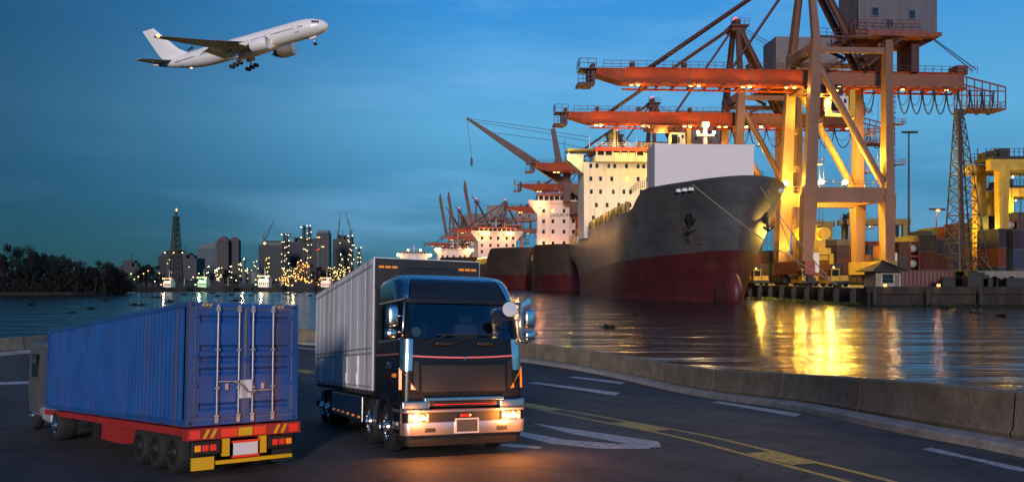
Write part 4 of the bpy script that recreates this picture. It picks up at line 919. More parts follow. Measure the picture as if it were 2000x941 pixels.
s3o, hb3, zd3 = far_ship('container_ship', 'grey ship whose pink-lit house carries two pairs of glaring flood lamps', (7.5, 455), .21, 150, 38, 24, 15, 8, 10, (86, 13.5, 37.5), grid5((-.8, -.35, .05, .5, .85), (.18, .42, .62, .84)), 1.5, greyb, M['shippink'], lit=(6,), lamps=((-.74, .98, 4200, 1.7), (-.52, .98, 0, 1.7), (.52, .98, 4200, 1.7), (.76, .98, 0, 1.7)), wing=5)
for i in range(16):
    y = 30 + i * 3.5; MB().box(-hb3(y, 15) + .4, -hb3(y, 15) + 1.6, y - .5, y + .5, 14, 18.5).build('lashing_post', M['yellowpaint'], s3o)
    if i % 2: MB().octa((-hb3(y, 15) + 1, y - 1, 19), .55).build('deck_lamp', M['bulb'], s3o)
lamp('deck_flood', (-12, 500, 30), 6000, (1, .5, .14), .6)
far_ship('container_ship', 'pale low ship with a broad bridge, partly hidden behind the lorry roof', (-32, 520), .20, 120, 32, 20, 15, 7, 9, (60, 12, 27), grid5((-.7, -.4, 0, .4, .7), (.3, .6)), 1.3, greyb, M['shipwhite'], lamps=((-1.1, 1.02, 2500, 1.2), (-.9, 1.02, 0, 1.2), (.9, 1.02, 2500, 1.2), (1.15, 1.0, 0, 1.2)), wing=3, bulbm='bulb')
far_ship('container_ship', 'small white ship with green wing lamps, outermost beyond the lorry roof', (-72, 600), .20, 110, 30, 18, 14, 7, 9, (60, 10.5, 26), [(-.6, .35), (.6, .35), (-.1, .4), (.1, .4)], 1.6, greyb, M['shipwhite'], lamps=((-1.3, .95, 1800, 1.4), (1.3, .95, 1800, 1.4), (-.5, 1.3, 0, 1.0), (.5, 1.3, 0, 1.0)), wing=4, bulbm='bulbg')

for p, e in (((2, 352, 24), 2600), ((-6, 330, 12), 1800)): lamp('bow_work_light', p, e, (1, .48, .14), .6)
lamp('bow_fill_light', (81.5, 214, 17), 2600, (1, .60, .14), .5)  # unseen fill lamp, added to throw gold light on the starboard bow
# ------------------------------------------------------------------ ship-to-shore gantry cranes
# local axes: x towards the river along the boom, y towards the viewer along the quay, z up from the quay
def sts(label, far=False, raised=False, trolley_x=-9., cab=True):
    o = thing('gantry_crane', label, 'crane', group='gantry cranes along the quay')
    T, O, D = M['cranetan'], M['craneorange'], M['cranedark']
    G = 25.; W = 8.5; ZP, ZB, ZT = 27., 61., 65.2
    for x, tx in ((0, -3.2), (-G, -G)):
        for s_ in (1, -1):
            lg = MB(); lg.beam((x, s_ * W, 7), (x + (tx - x) * .33, s_ * W, ZP), 2.6, 3.2, 3.4, 4.0); lg.beam((x + (tx - x) * .33, s_ * W, ZP), (tx, s_ * W, 73), 2.4, 3.6, 2.2, 2.6)
            l_ = lg.build('leg', T, o)
            if not far:
                st = MB(); st.rail((x + 1.9, s_ * W - 1.6, 8), (x + 1.9, s_ * W - 1.6, 60), .01, 60, .1); 
                for k in range(30): st.box(x - 2.6, x - 2.0, s_ * W - .5, s_ * W + .5, 10 + k * 1.6, 10.12 + k * 1.6)
                st.beam((x - 2.1, s_ * W - .5, 9), (x - 2.1, s_ * W - .5, 58), .12, .12); st.beam((x - 2.1, s_ * W + .5, 9), (x - 2.1, s_ * W + .5, 58), .12, .12)
                st.build('ladder', T, l_)
                for zz in (18, 36, 48):
                    MB().box(x - 5, x - 1.6, s_ * W - 1.2, s_ * W + 1.2, zz, zz + .15).rail((x - 5, s_ * W - 1.2, zz), (x - 5, s_ * W + 1.2, zz), 1.6, 1, .12).rail((x - 5, s_ * W + 1.2, zz), (x - 1.6, s_ * W + 1.2, zz), 1.6, 1, .12).build('landing', T, l_)
    for s_ in (1, -1):
        MB().beam((-1, s_ * W, ZP), (-G, s_ * W, ZP), 2.6, 4.4).build('portal_beam', T, o)
        rl = MB().rail((-1, s_ * W + .9, ZP + 2.2), (-G, s_ * W + .9, ZP + 2.2), 2.0, 2.2, .14); rl.build('walkway_rail', T, o)
        MB().tube((-3.6, s_ * W, 66), (-G + 1, s_ * W, ZP + 3), 1.05, 10).build('diagonal_brace', T, o, smooth=40)
        bk = MB()
        for x in (0, -G):
            pass
        MB().beam((-3, s_ * W, 70), (-G, s_ * W, 70), 1.2, 1.6).build('upper_tie', T, o)
    for x in (0, -G):
        MB().box(x - 1.5, x + 1.5, -W - 3, W + 3, 3.4, 7.4).build('sill_beam', M['olive'] if x else M['rustred'], o)
        for s_ in (1, -1):
            bg_ = MB(); 
            for k in (-3.0, 0, 3.0): bg_.box(x - 1.2, x + 1.2, s_ * W + k - 1.2, s_ * W + k + 1.2, .9, 2.6)
            bg_.box(x - .8, x + .8, s_ * W - 3.6, s_ * W + 3.6, 2.6, 3.4)
            for k in range(-4, 5): bg_.lathe([(.01, -.4), (.6, -.4), (.6, .4), (.01, .4)], (x, s_ * W + k, .6), (1, 0, 0), 10)
            bg_.build('bogie', M['darksteel'], o)
            MB().box(x - 3.4, x - 1.6, s_ * W - 1.6, s_ * W + 1.6, 4, 9.8).build('switch_cabinet', M['shipwhite'] if s_ > 0 else T, o) if not far else None
    for x, z in ((-3, 71), (-G, 71), (-G, ZP)): MB().box(x - 1.2, x + 1.2, -W, W, z - 1.6, z + 1.2).build('cross_beam', T, o)
    # boom and girder
    BX = 61.5; GX = -53.
    def boombox(mb, x0, x1, taper):
        a, h = 2.6, ZT - ZB
        if taper: mb.prism([(x0, -a, ZB), (x1 - 8, -a, ZB), (x1, -a, ZB + h * .55), (x1, -a, ZT), (x0, -a, ZT)], (0, 2 * a, 0))
        else: mb.box(x0, x1, -a, a, ZB, ZT)
    if not raised:
        mb = MB(); boombox(mb, -2, BX, True); bm = mb.build('boom', O, o, label='long orange boom reaching over the ship')
    else:
        mb = MB(); boombox(mb, 0, BX - 1, True); Mr = Matrix.Translation((-1, 0, ZT)) @ Matrix.Rotation(R(-80), 4, 'Y') @ Matrix.Translation((0, 0, -ZT)); mb.v = [tuple(Mr @ Vector(v)) for v in mb.v]; bm = mb.build('boom', D, o, label='boom raised almost upright')
    mb = MB(); boombox(mb, GX, -2.4, False); gr = mb.build('girder', M['cranetan2'], o)
    hg = MB().box(-2.6, -1.8, -2.9, 2.9, ZB - .8, ZT + .6).build('boom_hinge', M['darksteel'], o)
    x1 = BX - 9 if not raised else -2
    fl = MB()
    for s_ in (1, -1): fl.box(GX, x1, s_ * 3.3 - .35, s_ * 3.3 + .35, ZB - 1.0, ZB - .5); fl.box(GX, x1, s_ * 2.62 , s_ * 2.9, ZT - .1, ZT + .25)
    for k in range(int((x1 - GX) / 5)):
        fl.box(GX + k * 5, GX + k * 5 + .3, -3.6, 3.6, ZB - .9, ZB - .02)
    fl.build('trolley_rail', O, o)
    rl = MB()
    for s_ in (1, -1):
        rl.rail((GX, s_ * 3.4, ZT), (x1 + (7 if not raised else 0), s_ * 3.4, ZT), 2.0, 2.6, .13)
    rl.build('boom_railing', D, o)
    if not raised:
        for x in (14, 34, 50): MB().box(x - .6, x + .6, -1, 1, ZT, ZT + 2.4).build('sheave_post', D, bm)
        tp = MB(); tp.box(BX - .5, BX + 5, -3, 3, ZT - .5, ZT - .2); tp.rail((BX, 3, ZT), (BX + 5, 3, ZT), 2.6, 1.7, .16); tp.rail((BX + 5, 3, ZT), (BX + 5, -3, ZT), 2.6, 1.7, .16); tp.box(BX + 1, BX + 5.5, -3, 3, ZB - 1, ZB - .3); tp.rail((BX + 1, 3, ZB - .5), (BX + 5.5, 3, ZB - .5), 2.4, 1.5, .16); tp.box(BX + .2, BX + 1.4, -2, 2, ZB - .5, ZT + 1.4); tp.box(BX + 2, BX + 2.5, -2, 2, ZB, ZT)
        tp.build('boom_tip_platform', D, o)
    # A-frame, stays
    AZ, AX = 100., -4.
    for s_ in (1, -1):
        MB().beam((-3.2, s_ * W, 72), (AX, s_ * 2., AZ), 2.0, 2.4, 1.5, 1.6).build('mast_leg', D if far else T, o)
        MB().tube((AX, s_ * 2, AZ), (-22, s_ * 2.2, ZT), 1.1, 8).build('back_brace', D, o, smooth=40)
        if not raised: MB().tube((AX, s_ * 1.6, AZ), (46, s_ * 1.6, ZT), .62, 6).build('forestay', D, o, smooth=40)
        else: MB().tube((AX, s_ * 1.6, AZ), (2, s_ * 1.6, ZT + 40), .5, 6).build('forestay', D, o)
    if not raised:
        MB().tube((AX, 0, AZ), (20, 0, ZT), .45, 6).build('inner_stay', D, o)
    hp = MB().box(AX - 4, AX + 3, -4, 4, AZ - 1.5, AZ - .8).rail((AX - 4, 4, AZ - .8), (AX + 3, 4, AZ - .8), 2.2, 1.7, .14).box(AX - 1, AX + 1, -2.5, 2.5, AZ - .8, AZ + 1.6).box(AX - 3, AX + 2.4, -3, 3, AZ - 3.2, AZ - 1.5).build('mast_head', D, o)
    MB().ball((AX, 0, AZ + 2.4), .7).build('warning_lamp', M['bulbr'], o)
    for s_ in (1, -1): MB().path([(AX, s_ * 1.2, AZ), (-34, s_ * 1.2, 84)], .12, 4).build('hoist_rope', M['cable'], o); 
    MB().path([(-42, .8, 78), (-58, .8, ZT + 2)], .14, 4).path([(-42, -.8, 79), (-58, -.8, ZT + 2)], .14, 4).build('luffing_rope', M['cable'], o)
    # machinery house on its platform
    hx0, hx1, hz0, hz1 = -42., -17.5, 76.5, 94.
    hs = MB().box(hx0, hx1, -6.2, 6.2, hz0, hz1).build('machinery_house', M['house'], o, label='grey corrugated machinery house')
    rb = MB()
    if not far:
        for k in range(40): rb.box(hx0 + .3 + k * .62, hx0 + .5 + k * .62, 6.2, 6.3, hz0, hz1)
        for k in range(20): rb.box(hx1, hx1 + .1, -6 + k * .62, -5.8 + k * .62, hz0, hz1)
        rb.build('cladding_ribs', M['house'], hs)
    for x, z in ((-22.5, 82.4), (-34, 81.8), (-27, 79)): 
        f = MB().box(x - 1.2, x + 1.2, 6.25, 6.5, z - 1.5, z + 1.5).build('window', M['house'], hs); MB().box(x - .95, x + .95, 6.5, 6.55, z - 1.2, z + 1.2).build('pane', M['glass'], f)
    pf = MB(); pf.box(hx0 + 4, hx1 + 2, -7.5, 8.2, hz0 - 1.8, hz0 - .02); pf.rail((hx0 + 6, 8.2, hz0), (hx1 + 1, 8.2, hz0), 3., 2.4, .15, 3); pf.rail((hx1 + 2, 8.2, hz0), (hx1 + 2, -7, hz0), 3., 2.4, .15, 3)
    pf.box(hx0 - 1, hx0 + 4, -5, 7, hz0 - 1.2, hz0 - .03)
    pf.build('house_platform', M['rustred'], o)
    for x in (-36.5, -26): MB().box(x - 1.2, x + 1.2, -4, 4, ZT, hz0 - 1.8).build('house_support', M['cranetan2'] if x > -30 else D, o)
    MB().beam((-20, 7, ZT + 1), (-31, 7, hz0 - 1.5), 1, 1).build('house_strut', D, o)
    MB().beam((-4, W, 74), (-20, W, 74), .5, .6).rail((-4, W, 74), (-19, W, 74), 2.4, 2.4, .13).build('high_walkway', D, o)
    sta = MB()
    for k in range(3): sta.beam((-8 - (k % 2) * 6, 5, ZT + k * 3), (-14 + (k % 2) * 6, 5, ZT + 3 + k * 3), .4, 1.0); sta.rail((-8 - (k % 2) * 6, 5.6, ZT + k * 3), (-14 + (k % 2) * 6, 5.6, ZT + 3 + k * 3), 1.8, 1.6, .12)
    sta.build('stairway', D, o)
    # rear basket
    bs = MB(); x0, x1, za, zb_ = GX - 13., GX - .5, ZB - 6.5, ZT - 3
    for s_ in (3, -3):
        bs.beam((GX, s_, ZT - 1), (x1 - 12.5, s_, ZT - 4), .35, .4); bs.beam((x0, s_, za), (x1, s_, za), .35, .5); bs.beam((x0, s_, ZB - 1), (x1, s_, ZB - 1), .3, .3)
        for k in range(6): x = x0 + (x1 - x0) * k / 5; bs.beam((x, s_, za), (x, s_, ZT - 4 + 3 * k / 5), .25, .25)
        bs.rail((x0, s_, za), (x1, s_, za), 2.2, 1.6, .12)
    bs.box(x0, x1, -3, 3, za - .3, za); bs.rail((x0, 3, za), (x0, -3, za), 2.2, 1.6, .12)
    bs.box(GX - 1.5, GX + 2, -2.2, 2.2, ZT, ZT + 2.8); bs.rail((GX - 4, 3, ZT), (GX, 3, ZT), 2.2, 1.4, .12)
    bs.build('rear_basket', M['rustred'], o)
    # festoon cable loops
    n = 11; xs0 = trolley_x - 14; 
    for k in range(n):
        xa = xs0 - (xs0 - (GX - 9)) * k / n; xb = xs0 - (xs0 - (GX - 9)) * (k + 1) / n; pts = [(xa + (xb - xa) * i / 14, 3.4, ZB - 1 - 7.5 * (math.sin(math.pi * i / 14)) ** .55) for i in range(15)]
        if -28 < xa < -22: continue
        MB().path(pts, .20, 5).path([(p[0], 2.6, ZB - 1 - (ZB - 1 - p[2]) * .62) for p in pts], .09, 4).build('festoon_loop', M['cable'], o, smooth=True)
    # trolley, operator cab, head block
    tr = MB(); X = trolley_x; tr.box(X - 7, X + 5, -5.2, 5.2, ZB - 1.8, ZB - 1.05); tr.box(X - 7, X - 5.8, -5, 5, ZB - 6, ZB - 1.8); tr.box(X - 2, X + 3, 3.2, 5.2, ZB - 3.2, ZB - 1.8); tr.rail((X - 7, 5.2, ZB - 3.6), (X + 5, 5.2, ZB - 3.6), 1.8, 1.6, .15); tr.box(X - 6, X + 5, 4.6, 5.2, ZB - 4, ZB - 3.6)
    tr.build('trolley', D, o)
    cbn = MB().box(X - 8.6, X - 3.4, 1.6, 5.6, ZB - 9.2, ZB - 3.9).build('operator_cab', M['shipwhite'], o)
    MB().box(X - 5.6, X - 3.3, 5.4, 5.68, ZB - 8.4, ZB - 4.6).box(X - 6.4, X - 5.8, 5.55, 5.66, ZB - 7.8, ZB - 5.6).box(X - 8, X - 7.2, 5.55, 5.7, ZB - 6, ZB - 4.8).build('cab_window', M['glass'], cbn)
    MB().box(X - 11, X - 9.4, 2, 5, ZB - 10.5, ZB - 2).build('trolley_ladder_tower', M['yellowpaint'], o)
    if not far:
        hr = MB()
        for dx, dy in ((-3, 2.5), (3, 2.5), (-3, -2.5), (3, -2.5), (-1.5, 2.5), (1.5, 2.5), (-2.2, -2.5), (2.2, -2.5)): hr.tube((X + dx, dy, ZB - 1.8), (X + dx * .7, dy, 18), .07, 4)
        hr.build('hoist_rope', M['cable'], o)
        sd = MB(); sd.box(X - 4.5, X + 4.5, -3, 3, 9.5, 11.5); sd.box(X - 3.2, X + 3.2, -2, 2, 11.5, 14)
        for dx in (-3, 3):
            for dy in (-1.6, 1.6): sd.lathe([(.01, -.5), (1.9, -.5), (1.9, -.3), (1.5, 0), (1.9, .3), (1.9, .5), (.01, .5)], (X + dx, dy, 16), (0, 1, 0), 16)
        sd.box(X - 1, X + 1, -1.2, 1.2, 14, 19); sd.box(X - 5, X + 5, -2, 2, 7.8, 9.5)
        for dx in (-4.6, 4.6): sd.box(X + dx - .6, X + dx + .6, -3.2, 3.2, 6.6, 9.8)
        sd.build('spreader', M['yellowpaint'], o, smooth=35, label='yellow spreader hanging on the hoist ropes')
    # work lamps under the boom
    lp = []
    if not raised: lp += [(x, 3.0) for x in (51, 49, 33, 30.5, 17, 14.8, 3.5, 1)] 
    lp += [(-7, 3.4), (-12.5, 4.), (-33, 3), (-47, 3)]
    for x, y in lp: 
        f = MB().box(x - .9, x + .9, y - .5, y + .5, ZB - .7, ZB - .1).build('lamp_housing', M['darksteel'], o); MB().ball((x, y + .1, ZB - .95), (.5 if not far else .62), 8, 5, (1.2, 1, .6)).build('lamp_bulb', M['bulb'], f)
    return o
M['cranetan2'] = mat('crane_girder_paint', (.24, .085, .04), .5, var=.3, scale=.12, streak=.3)
def stsloc(y): return Vector((86.4 - .064 * (y - 236), y, QZ))
ROT = math.pi + .064
def putc(o, p, sc_=1.): o.location = p; o.rotation_euler = (0, 0, ROT); o.scale = (sc_,) * 3
c1 = sts('nearest orange quay crane with yellow-lit legs and a grey machinery house', trolley_x=-6); putc(c1, stsloc(236))
c2 = sts('second orange quay crane, its boom just below that of the nearest', far=True, trolley_x=26); putc(c2, stsloc(297))
c3 = copy_tree(c2); putc(c3, stsloc(428)); c3['label'] = 'quay crane whose orange boom passes just above the white house of the brown ship'
c4 = copy_tree(c2); putc(c4, stsloc(524)); c4['label'] = 'quay crane whose lamp-lined boom runs close over the brown ship bridge'
c5 = copy_tree(c2); putc(c5, stsloc(690)); c5['label'] = 'far quay crane whose short orange boom ends left of the white house'
c6 = copy_tree(c2); putc(c6, Vector((-10, 760, 3)), .78); c6['label'] = 'distant quay crane between the raised booms and the pink-lit house'
c7 = copy_tree(c2); putc(c7, Vector((-62, 930, 3)), .68); c7['label'] = 'most distant quay crane with a long low boom over the small white ships'
c8 = copy_tree(c2); putc(c8, Vector((-30, 850, 3)), .74); c8['label'] = 'distant quay crane just behind the pair of outer raised booms'
cr1 = sts('far quay crane with its boom raised, tallest of the three', far=True, raised=True); putc(cr1, Vector((-40, 790, 3)), .82)
for k, (p, s_) in enumerate((((-62, 850, 3), .78), ((-74, 880, 3), .79))):
    q = copy_tree(cr1); putc(q, Vector(p), s_); q['label'] = ('far quay crane with raised boom, middle of the three', 'far quay crane with raised boom, outermost of the three')[k]
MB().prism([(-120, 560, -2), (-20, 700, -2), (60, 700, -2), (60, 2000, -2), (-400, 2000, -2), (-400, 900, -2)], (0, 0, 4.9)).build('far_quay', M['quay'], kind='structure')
# flood lights on the nearest crane (they show as star-like lamps on its portal)
mw1 = Matrix.Translation(stsloc(236)) @ Matrix.Rotation(ROT, 4, 'Z')
for x, y, p in ((-6.5, 4.8, 9000), (-14, 4.8, 9000), (2.6, .5, 8000)):
    q = Vector((x, y, 31.2)); f = MB().box(x - .5, x + .5, y - .5, y + .5, 30.2, 30.9).tube((x, y, 29), (x, y, 30.3), .12).build('flood_light', M['darksteel'], c1); MB().ball(q, .85).build('lamp_bulb', M['bulbhot'], f)
    lamp('portal_flood', mw1 @ (q + Vector((0, -1.6, .9))), p * 2.3, (1, .64, .055), .4)
for x, z, p in ((-8, 56, 6500), (-19, 40, 5500), (-12, 14, 5000), (-2, 12, 4000)): lamp('crane_flood', mw1 @ Vector((x, 0, z)), p * 2.2, (1, .64, .055), .5)
mw2 = Matrix.Translation(stsloc(297)) @ Matrix.Rotation(ROT, 4, 'Z')
for x, y, z, p in ((26, 6.5, 57, 5000), (38, 4, 57, 2200), (-8, 0, 50, 7000), (-14, 0, 20, 6000)): lamp('crane_flood', mw2 @ Vector((x, y, z)), p * 1.9, (1, .58, .07), .5)
for y, p in ((428, 6000), (524, 9000)):
    mq = Matrix.Translation(stsloc(y)) @ Matrix.Rotation(ROT, 4, 'Z')
    lamp('crane_flood', mq @ Vector((0, 10.5, 40)), p * 2, (1, .36, .08), .5); lamp('crane_flood', mq @ Vector((30, 6, 58)), 1800, (1, .5, .12), .5)
lamp('crane_flood', (0, 700, 42), 60000, (1, .40, .10), 1.); lamp('crane_flood', (-50, 780, 36), 50000, (1, .46, .12), 1.)

# ------------------------------------------------------------------ slewing jib crane with dark red jib
JY = 437.
jb = thing('jib_crane', 'dark red slewing crane with a long jib and hanging hook', 'crane', (0, 0, 0))
foot = at(1148, 388, JY); tip = at(912, 231, JY)
d = tip - foot
MB().beam(foot, foot + d * .55, 4.2, 4.6, 3.6, 4.0, up=(0, 0, 1)).beam(foot + d * .55, tip, 3.6, 4.0, 1.2, 1.3).build('jib', M['cranedark'], jb, label='dark red box jib pointing up over the river')
mh = at(1080, 252, JY); mb_ = at(1094, 330, JY)
MB().beam(mb_, mh, 4.2, 3.6, 2.6, 2.4).build('mast', M['cranedark'], jb); MB().rail(mb_ + Vector((2.4, -2, 0)), mb_ + Vector((2.4, -2, .1)), 16, 1, .2, 6).build('mast_ladder', M['cranedark'], jb)
MB().box(foot.x - 10, foot.x + 8, JY - 5, JY + 5, foot.z - 9, foot.z - 2).build('machinery_house', M['cranedark'], jb); MB().box(foot.x - 14, foot.x - 10, JY - 3, JY + 3, foot.z - 2, mb_.z + 2).build('tower', M['cranedark'], jb)
MB().tube((foot.x - 3, JY, 2), (foot.x - 3, JY, foot.z - 9), 4.4, 14, 4.0).build('pedestal', M['craneorange'], jb, smooth=40)
cb_ = MB()
for a, b_ in (((1082, 255), .97), ((1080, 262), .93), ((1083, 275), .80)): cb_.path([at(a[0], a[1], JY), foot + d * b_ + Vector((0, 0, 1))], .16, 4)
for a in ((1150, 268), (1150, 276), (1150, 292)): cb_.path([at(1082, 258 + (a[1] - 268) * .8, JY), at(a[0], a[1], JY + 2)], .16, 4)
cb_.build('stay_cable', M['cable'], jb)
hk = MB().path([tip, at(921, 310, JY)], .16, 4); hk.box(at(921, 315, JY).x - .6, at(921, 315, JY).x + .6, JY - .5, JY + .5, at(921, 324, JY).z, at(921, 309, JY).z); hk.build('hook_block', M['cable'], jb)

for x in (49, 31, 15, 1, -11): lamp('boom_lamp_light', mw1 @ Vector((x, 4.4, 59.2)), 1500, (1, .60, .12), .3)
for x in (49, 31, 15): lamp('boom_lamp_light', mw2 @ Vector((x, 4.4, 59.2)), 1500, (1, .60, .12), .3)
# ------------------------------------------------------------------ container yard, yard cranes, masts, hut, vehicles
CCOL = {'rust': (.30, .075, .035), 'orange': (.55, .16, .035), 'red': (.36, .05, .04), 'maroon': (.16, .04, .045), 'slate': (.10, .10, .13), 'grey': (.19, .18, .18), 'mauve': (.20, .15, .17), 'brown': (.17, .08, .05),
        'navy': (.022, .045, .095), 'blue': (.03, .11, .24), 'teal': (.04, .20, .20), 'lime': (.33, .35, .08), 'beige': (.42, .36, .22), 'olive': (.14, .12, .08), 'white': (.6, .58, .55)}
CM = {k: mat('container_' + k, tuple(v * .62 for v in c), .5, var=.35, scale=.25, streak=.7) for k, c in CCOL.items()}
def cont_mesh():                              # unit box 1x1x1 standing on z=0 with real vertical folds and a frame
    mb = MB(); n = 14
    for face in range(4):
        prof = []
        for k in range(n):
            a = .05 + .9 * k / n; w_ = .9 / n; prof += [(a, 0), (a + w_ * .3, 0), (a + w_ * .5, .012), (a + w_ * .8, .012)]
        prof.append((.95, 0)); m = len(prof); o = len(mb.v)
        for z in (.05, .95):
            for a, dd in prof:
                p = (a - .5, -.485 + dd); 
                for _ in range(face): p = (-p[1], p[0])
                mb.v.append((p[0], p[1], z))
        mb.f += [(o + i, o + i + 1, o + m + i + 1, o + m + i) for i in range(m - 1)]
    for sx in (-1, 1):
        for sy in (-1, 1): mb.box(sx * .5 - (.05 if sx > 0 else 0), sx * .5 + (0 if sx > 0 else .05), sy * .5 - (.05 if sy > 0 else 0), sy * .5 + (0 if sy > 0 else .05), 0, 1)
    for z in (0., .95): mb.box(-.45, .45, -.5, .5, z, z + .05); mb.box(-.499, -.45, -.45, .45, z, z + .05); mb.box(.45, .499, -.45, .45, z, z + .05)
    return mb.mesh('shipping_container')
CMESH = cont_mesh(); CMESH.materials.append(CM['grey'])
CN = {'rust': 'rust brown', 'mauve': 'mauve grey', 'slate': 'slate grey', 'lime': 'yellow green'}
ORD = ['on top', 'second from top', 'third from top', 'fourth from top', 'fifth from top', 'sixth from top']
def stack(x0, x1, Y, tiers, anchor, L=10.):    # tiers: [(top row, colour), ...] from the top down, the last row value closes the stack
    rows = [r for r, _ in tiers[:-1]] + [tiers[-1]]; cols = [c for _, c in tiers[:-1]]
    zg = QZ + .02; zl = [at(0, r, Y).z for r in rows]
    rest = zl[-1] - zg; h = (zl[0] - zl[-1]) / len(cols)
    if rest > h * .35:
        k = max(1, round(rest / h)); 
        for i in range(k): zl.append(zl[len(cols)] - rest * (i + 1) / k)
        cols = cols + [rnd.choice(['maroon', 'slate', 'brown']) for _ in range(k)]
    else: zl[-1] = zg
    xa = at(x0, 0, Y).x; xb = at(x1, 0, Y).x
    for i, c in enumerate(cols):
        o = obj('shipping_container', CMESH, CM[c], label='%s container, %s, stack %s' % (CN.get(c, c), ORD[min(i, 5)], anchor), cat='container', group='containers stacked in the yard')
        o.location = ((xa + xb) / 2, Y + L / 2 + rnd.uniform(-.1, .1), zl[i + 1] + .01); o.scale = (xb - xa - .12, L, zl[i] - zl[i + 1] - .03)
stack(1734, 1747, 240, [(478, 'orange'), (503, 'grey'), 522], 'just right of the crane leg')
stack(1747, 1794, 262, [(465, 'mauve'), (497, 'slate'), 522], 'behind the tank containers', 9)
stack(1757, 1775.5, 226, [(472, 'brown'), (502, 'slate'), 527], 'left of the two tank containers')
stack(1794, 1831, 226, [(458, 'olive'), (492, 'rust'), 527], 'right of the two tank containers', 18)
stack(1832, 1853.5, 226, [(467, 'slate'), (497, 'rust'), 527], 'left of the lattice mast foot', 18)
stack(1854, 1878, 226, [(465, 'slate'), (495, 'slate'), 527], 'behind the lattice mast foot', 18)
stack(1803, 1821, 262, [(450, 'navy'), (474, 'brown'), 498], 'in the back row below the lamp post', 9)
stack(1821, 1832, 262, [(445, 'lime'), (470, 'brown'), 494], 'in the back row with the yellow green top')
stack(1832, 1849, 262, [(443, 'orange'), (468, 'maroon'), 493], 'in the back row with the orange top')
stack(1849, 1873, 262, [(442, 'maroon'), (467, 'brown'), 492], 'in the back row left of the mast')
stack(1875, 1891, 262, [(435, 'rust'), (460, 'maroon'), 485], 'in the back row behind the mast')
stack(1895, 1926, 250, [(455, 'slate'), (482, 'brown'), 509], 'between the two yellow crane legs')
stack(1930, 1949, 232, [(421, 'navy'), (445, 'navy'), (482, 'navy'), 519], 'right of the yellow yard crane leg')
stack(1949.5, 1976, 215, [(446, 'navy'), (484, 'rust'), (521, 'blue'), 549], 'second from the right picture edge')
stack(1950, 1963, 246, [(434, 'rust'), (458, 'maroon'), 483], 'behind the navy stack by the yard crane')
stack(1979, 2006, 212, [(449, 'navy'), (487, 'blue'), (526, 'slate'), 552], 'at the right picture edge')
stack(1988, 2012, 246, [(414, 'slate'), (448, 'maroon'), 482], 'behind at the right picture edge')
stack(1470, 1485.5, 330, [(495, 'orange'), (516, 'grey'), 538], 'beside the ship bow, second from it')
stack(1485.5, 1502, 330, [(493, 'mauve'), (515, 'beige'), 537], 'beside the ship bow, third from it')
stack(1502, 1514, 330, [(489, 'navy'), (515, 'teal'), 537], 'beside the ship bow, left of the crane leg')
stack(1453, 1470, 330, [(498, 'maroon'), (522, 'orange'), 543], 'beside the ship bow, nearest to it')
stack(1575, 1592, 330, [(470, 'red'), (490, 'brown'), 525], 'between the crane legs with the red top')
stack(1560, 1574, 345, [(489, 'red'), (508, 'brown'), 528], 'just right of the front crane leg')
stack(1600, 1622, 300, [(514, 'orange'), 548], 'below the hanging spreader', 14)
stack(1622, 1647, 318, [(513, 'navy'), 545], 'beside the orange box below the spreader')
stack(1635, 1664, 350, [(467, 'beige'), (478, 'brown'), (505, 'rust'), 532], 'left of the rear crane leg', 14)
stack(1696, 1719, 330, [(471, 'red'), (479, 'blue'), (499, 'grey'), 520], 'between the rear crane legs')
stack(1518, 1545, 380, [(500, 'slate'), (520, 'maroon'), 540], 'far behind the front crane leg', 14)
stack(1664, 1695, 400, [(480, 'grey'), (500, 'navy'), (520, 'red'), 540], 'far behind the rear crane leg', 14)
lm = obj('shipping_container', CMESH, CM['maroon'], label='long maroon container lying low behind the quay edge, right of the hut', cat='container', group='containers stacked in the yard')
p0 = at(1744, 556, 196); p1 = at(1866, 528, 196); lm.location = ((p0.x + p1.x) / 2, 198.5, QZ + .02); lm.scale = (p1.x - p0.x, 4.4, p1.z - QZ)
# tank containers
def tank(px0, px1, py0, py1, Y, label):
    a, b_ = at(px0, py1, Y), at(px1, py0, Y); o = thing('tank_container', label, 'tank', ((a.x + b_.x) / 2, Y + 4, a.z), group='tank containers'); w_ = b_.x - a.x; h = b_.z - a.z; r = min(w_, h) * .46
    prof = [(.01, -4.2)] + [(r * math.sin(k * math.pi / 12), -3.2 - 1.0 * math.cos(k * math.pi / 12)) for k in range(1, 7)] + [(r * math.cos(k * math.pi / 12), 3.2 + 1.0 * math.sin(k * math.pi / 12)) for k in range(0, 6)] + [(.01, 4.2)]
    MB().lathe(prof, (0, 0, h / 2), (0, 1, 0), 24).build('vessel', CM['white'], o, smooth=True)
    f = MB()
    for y in (-4.3, 4.3):
        for sx in (-1, 1): f.beam((sx * w_ / 2, y, 0), (sx * w_ / 2, y, h), .25, .25)
        for z in (.12, h - .12): f.beam((-w_ / 2, y, z), (w_ / 2, y, z), .25, .25)
    for sx in (-1, 1):
        for z in (.12, h - .12): f.beam((sx * w_ / 2, -4.3, z), (sx * w_ / 2, 4.3, z), .25, .25)
    f.build('frame', CM['red'], o)
for k, (t_, b_) in enumerate(((471, 500), (501, 529))): tank(1776.5, 1793.5, t_, b_, 226, ('white tank container in a red frame, on top of its twin', 'white tank container in a red frame, under its twin')[k])
sb = obj('shipping_container', CMESH, CM['slate'], label='slate grey container carrying the two tank containers', cat='container', group='containers stacked in the yard'); a = at(1785, 529, 226); sb.location = (a.x, 231, QZ + .02); sb.scale = (3., 9, a.z - QZ - .05)
tank(1964, 1986, 430, 449, 246, 'white tank container high up near the picture edge')
stack(1964, 1986, 246, [(449.5, 'maroon'), (480, 'slate'), 510], 'carrying the high white tank')

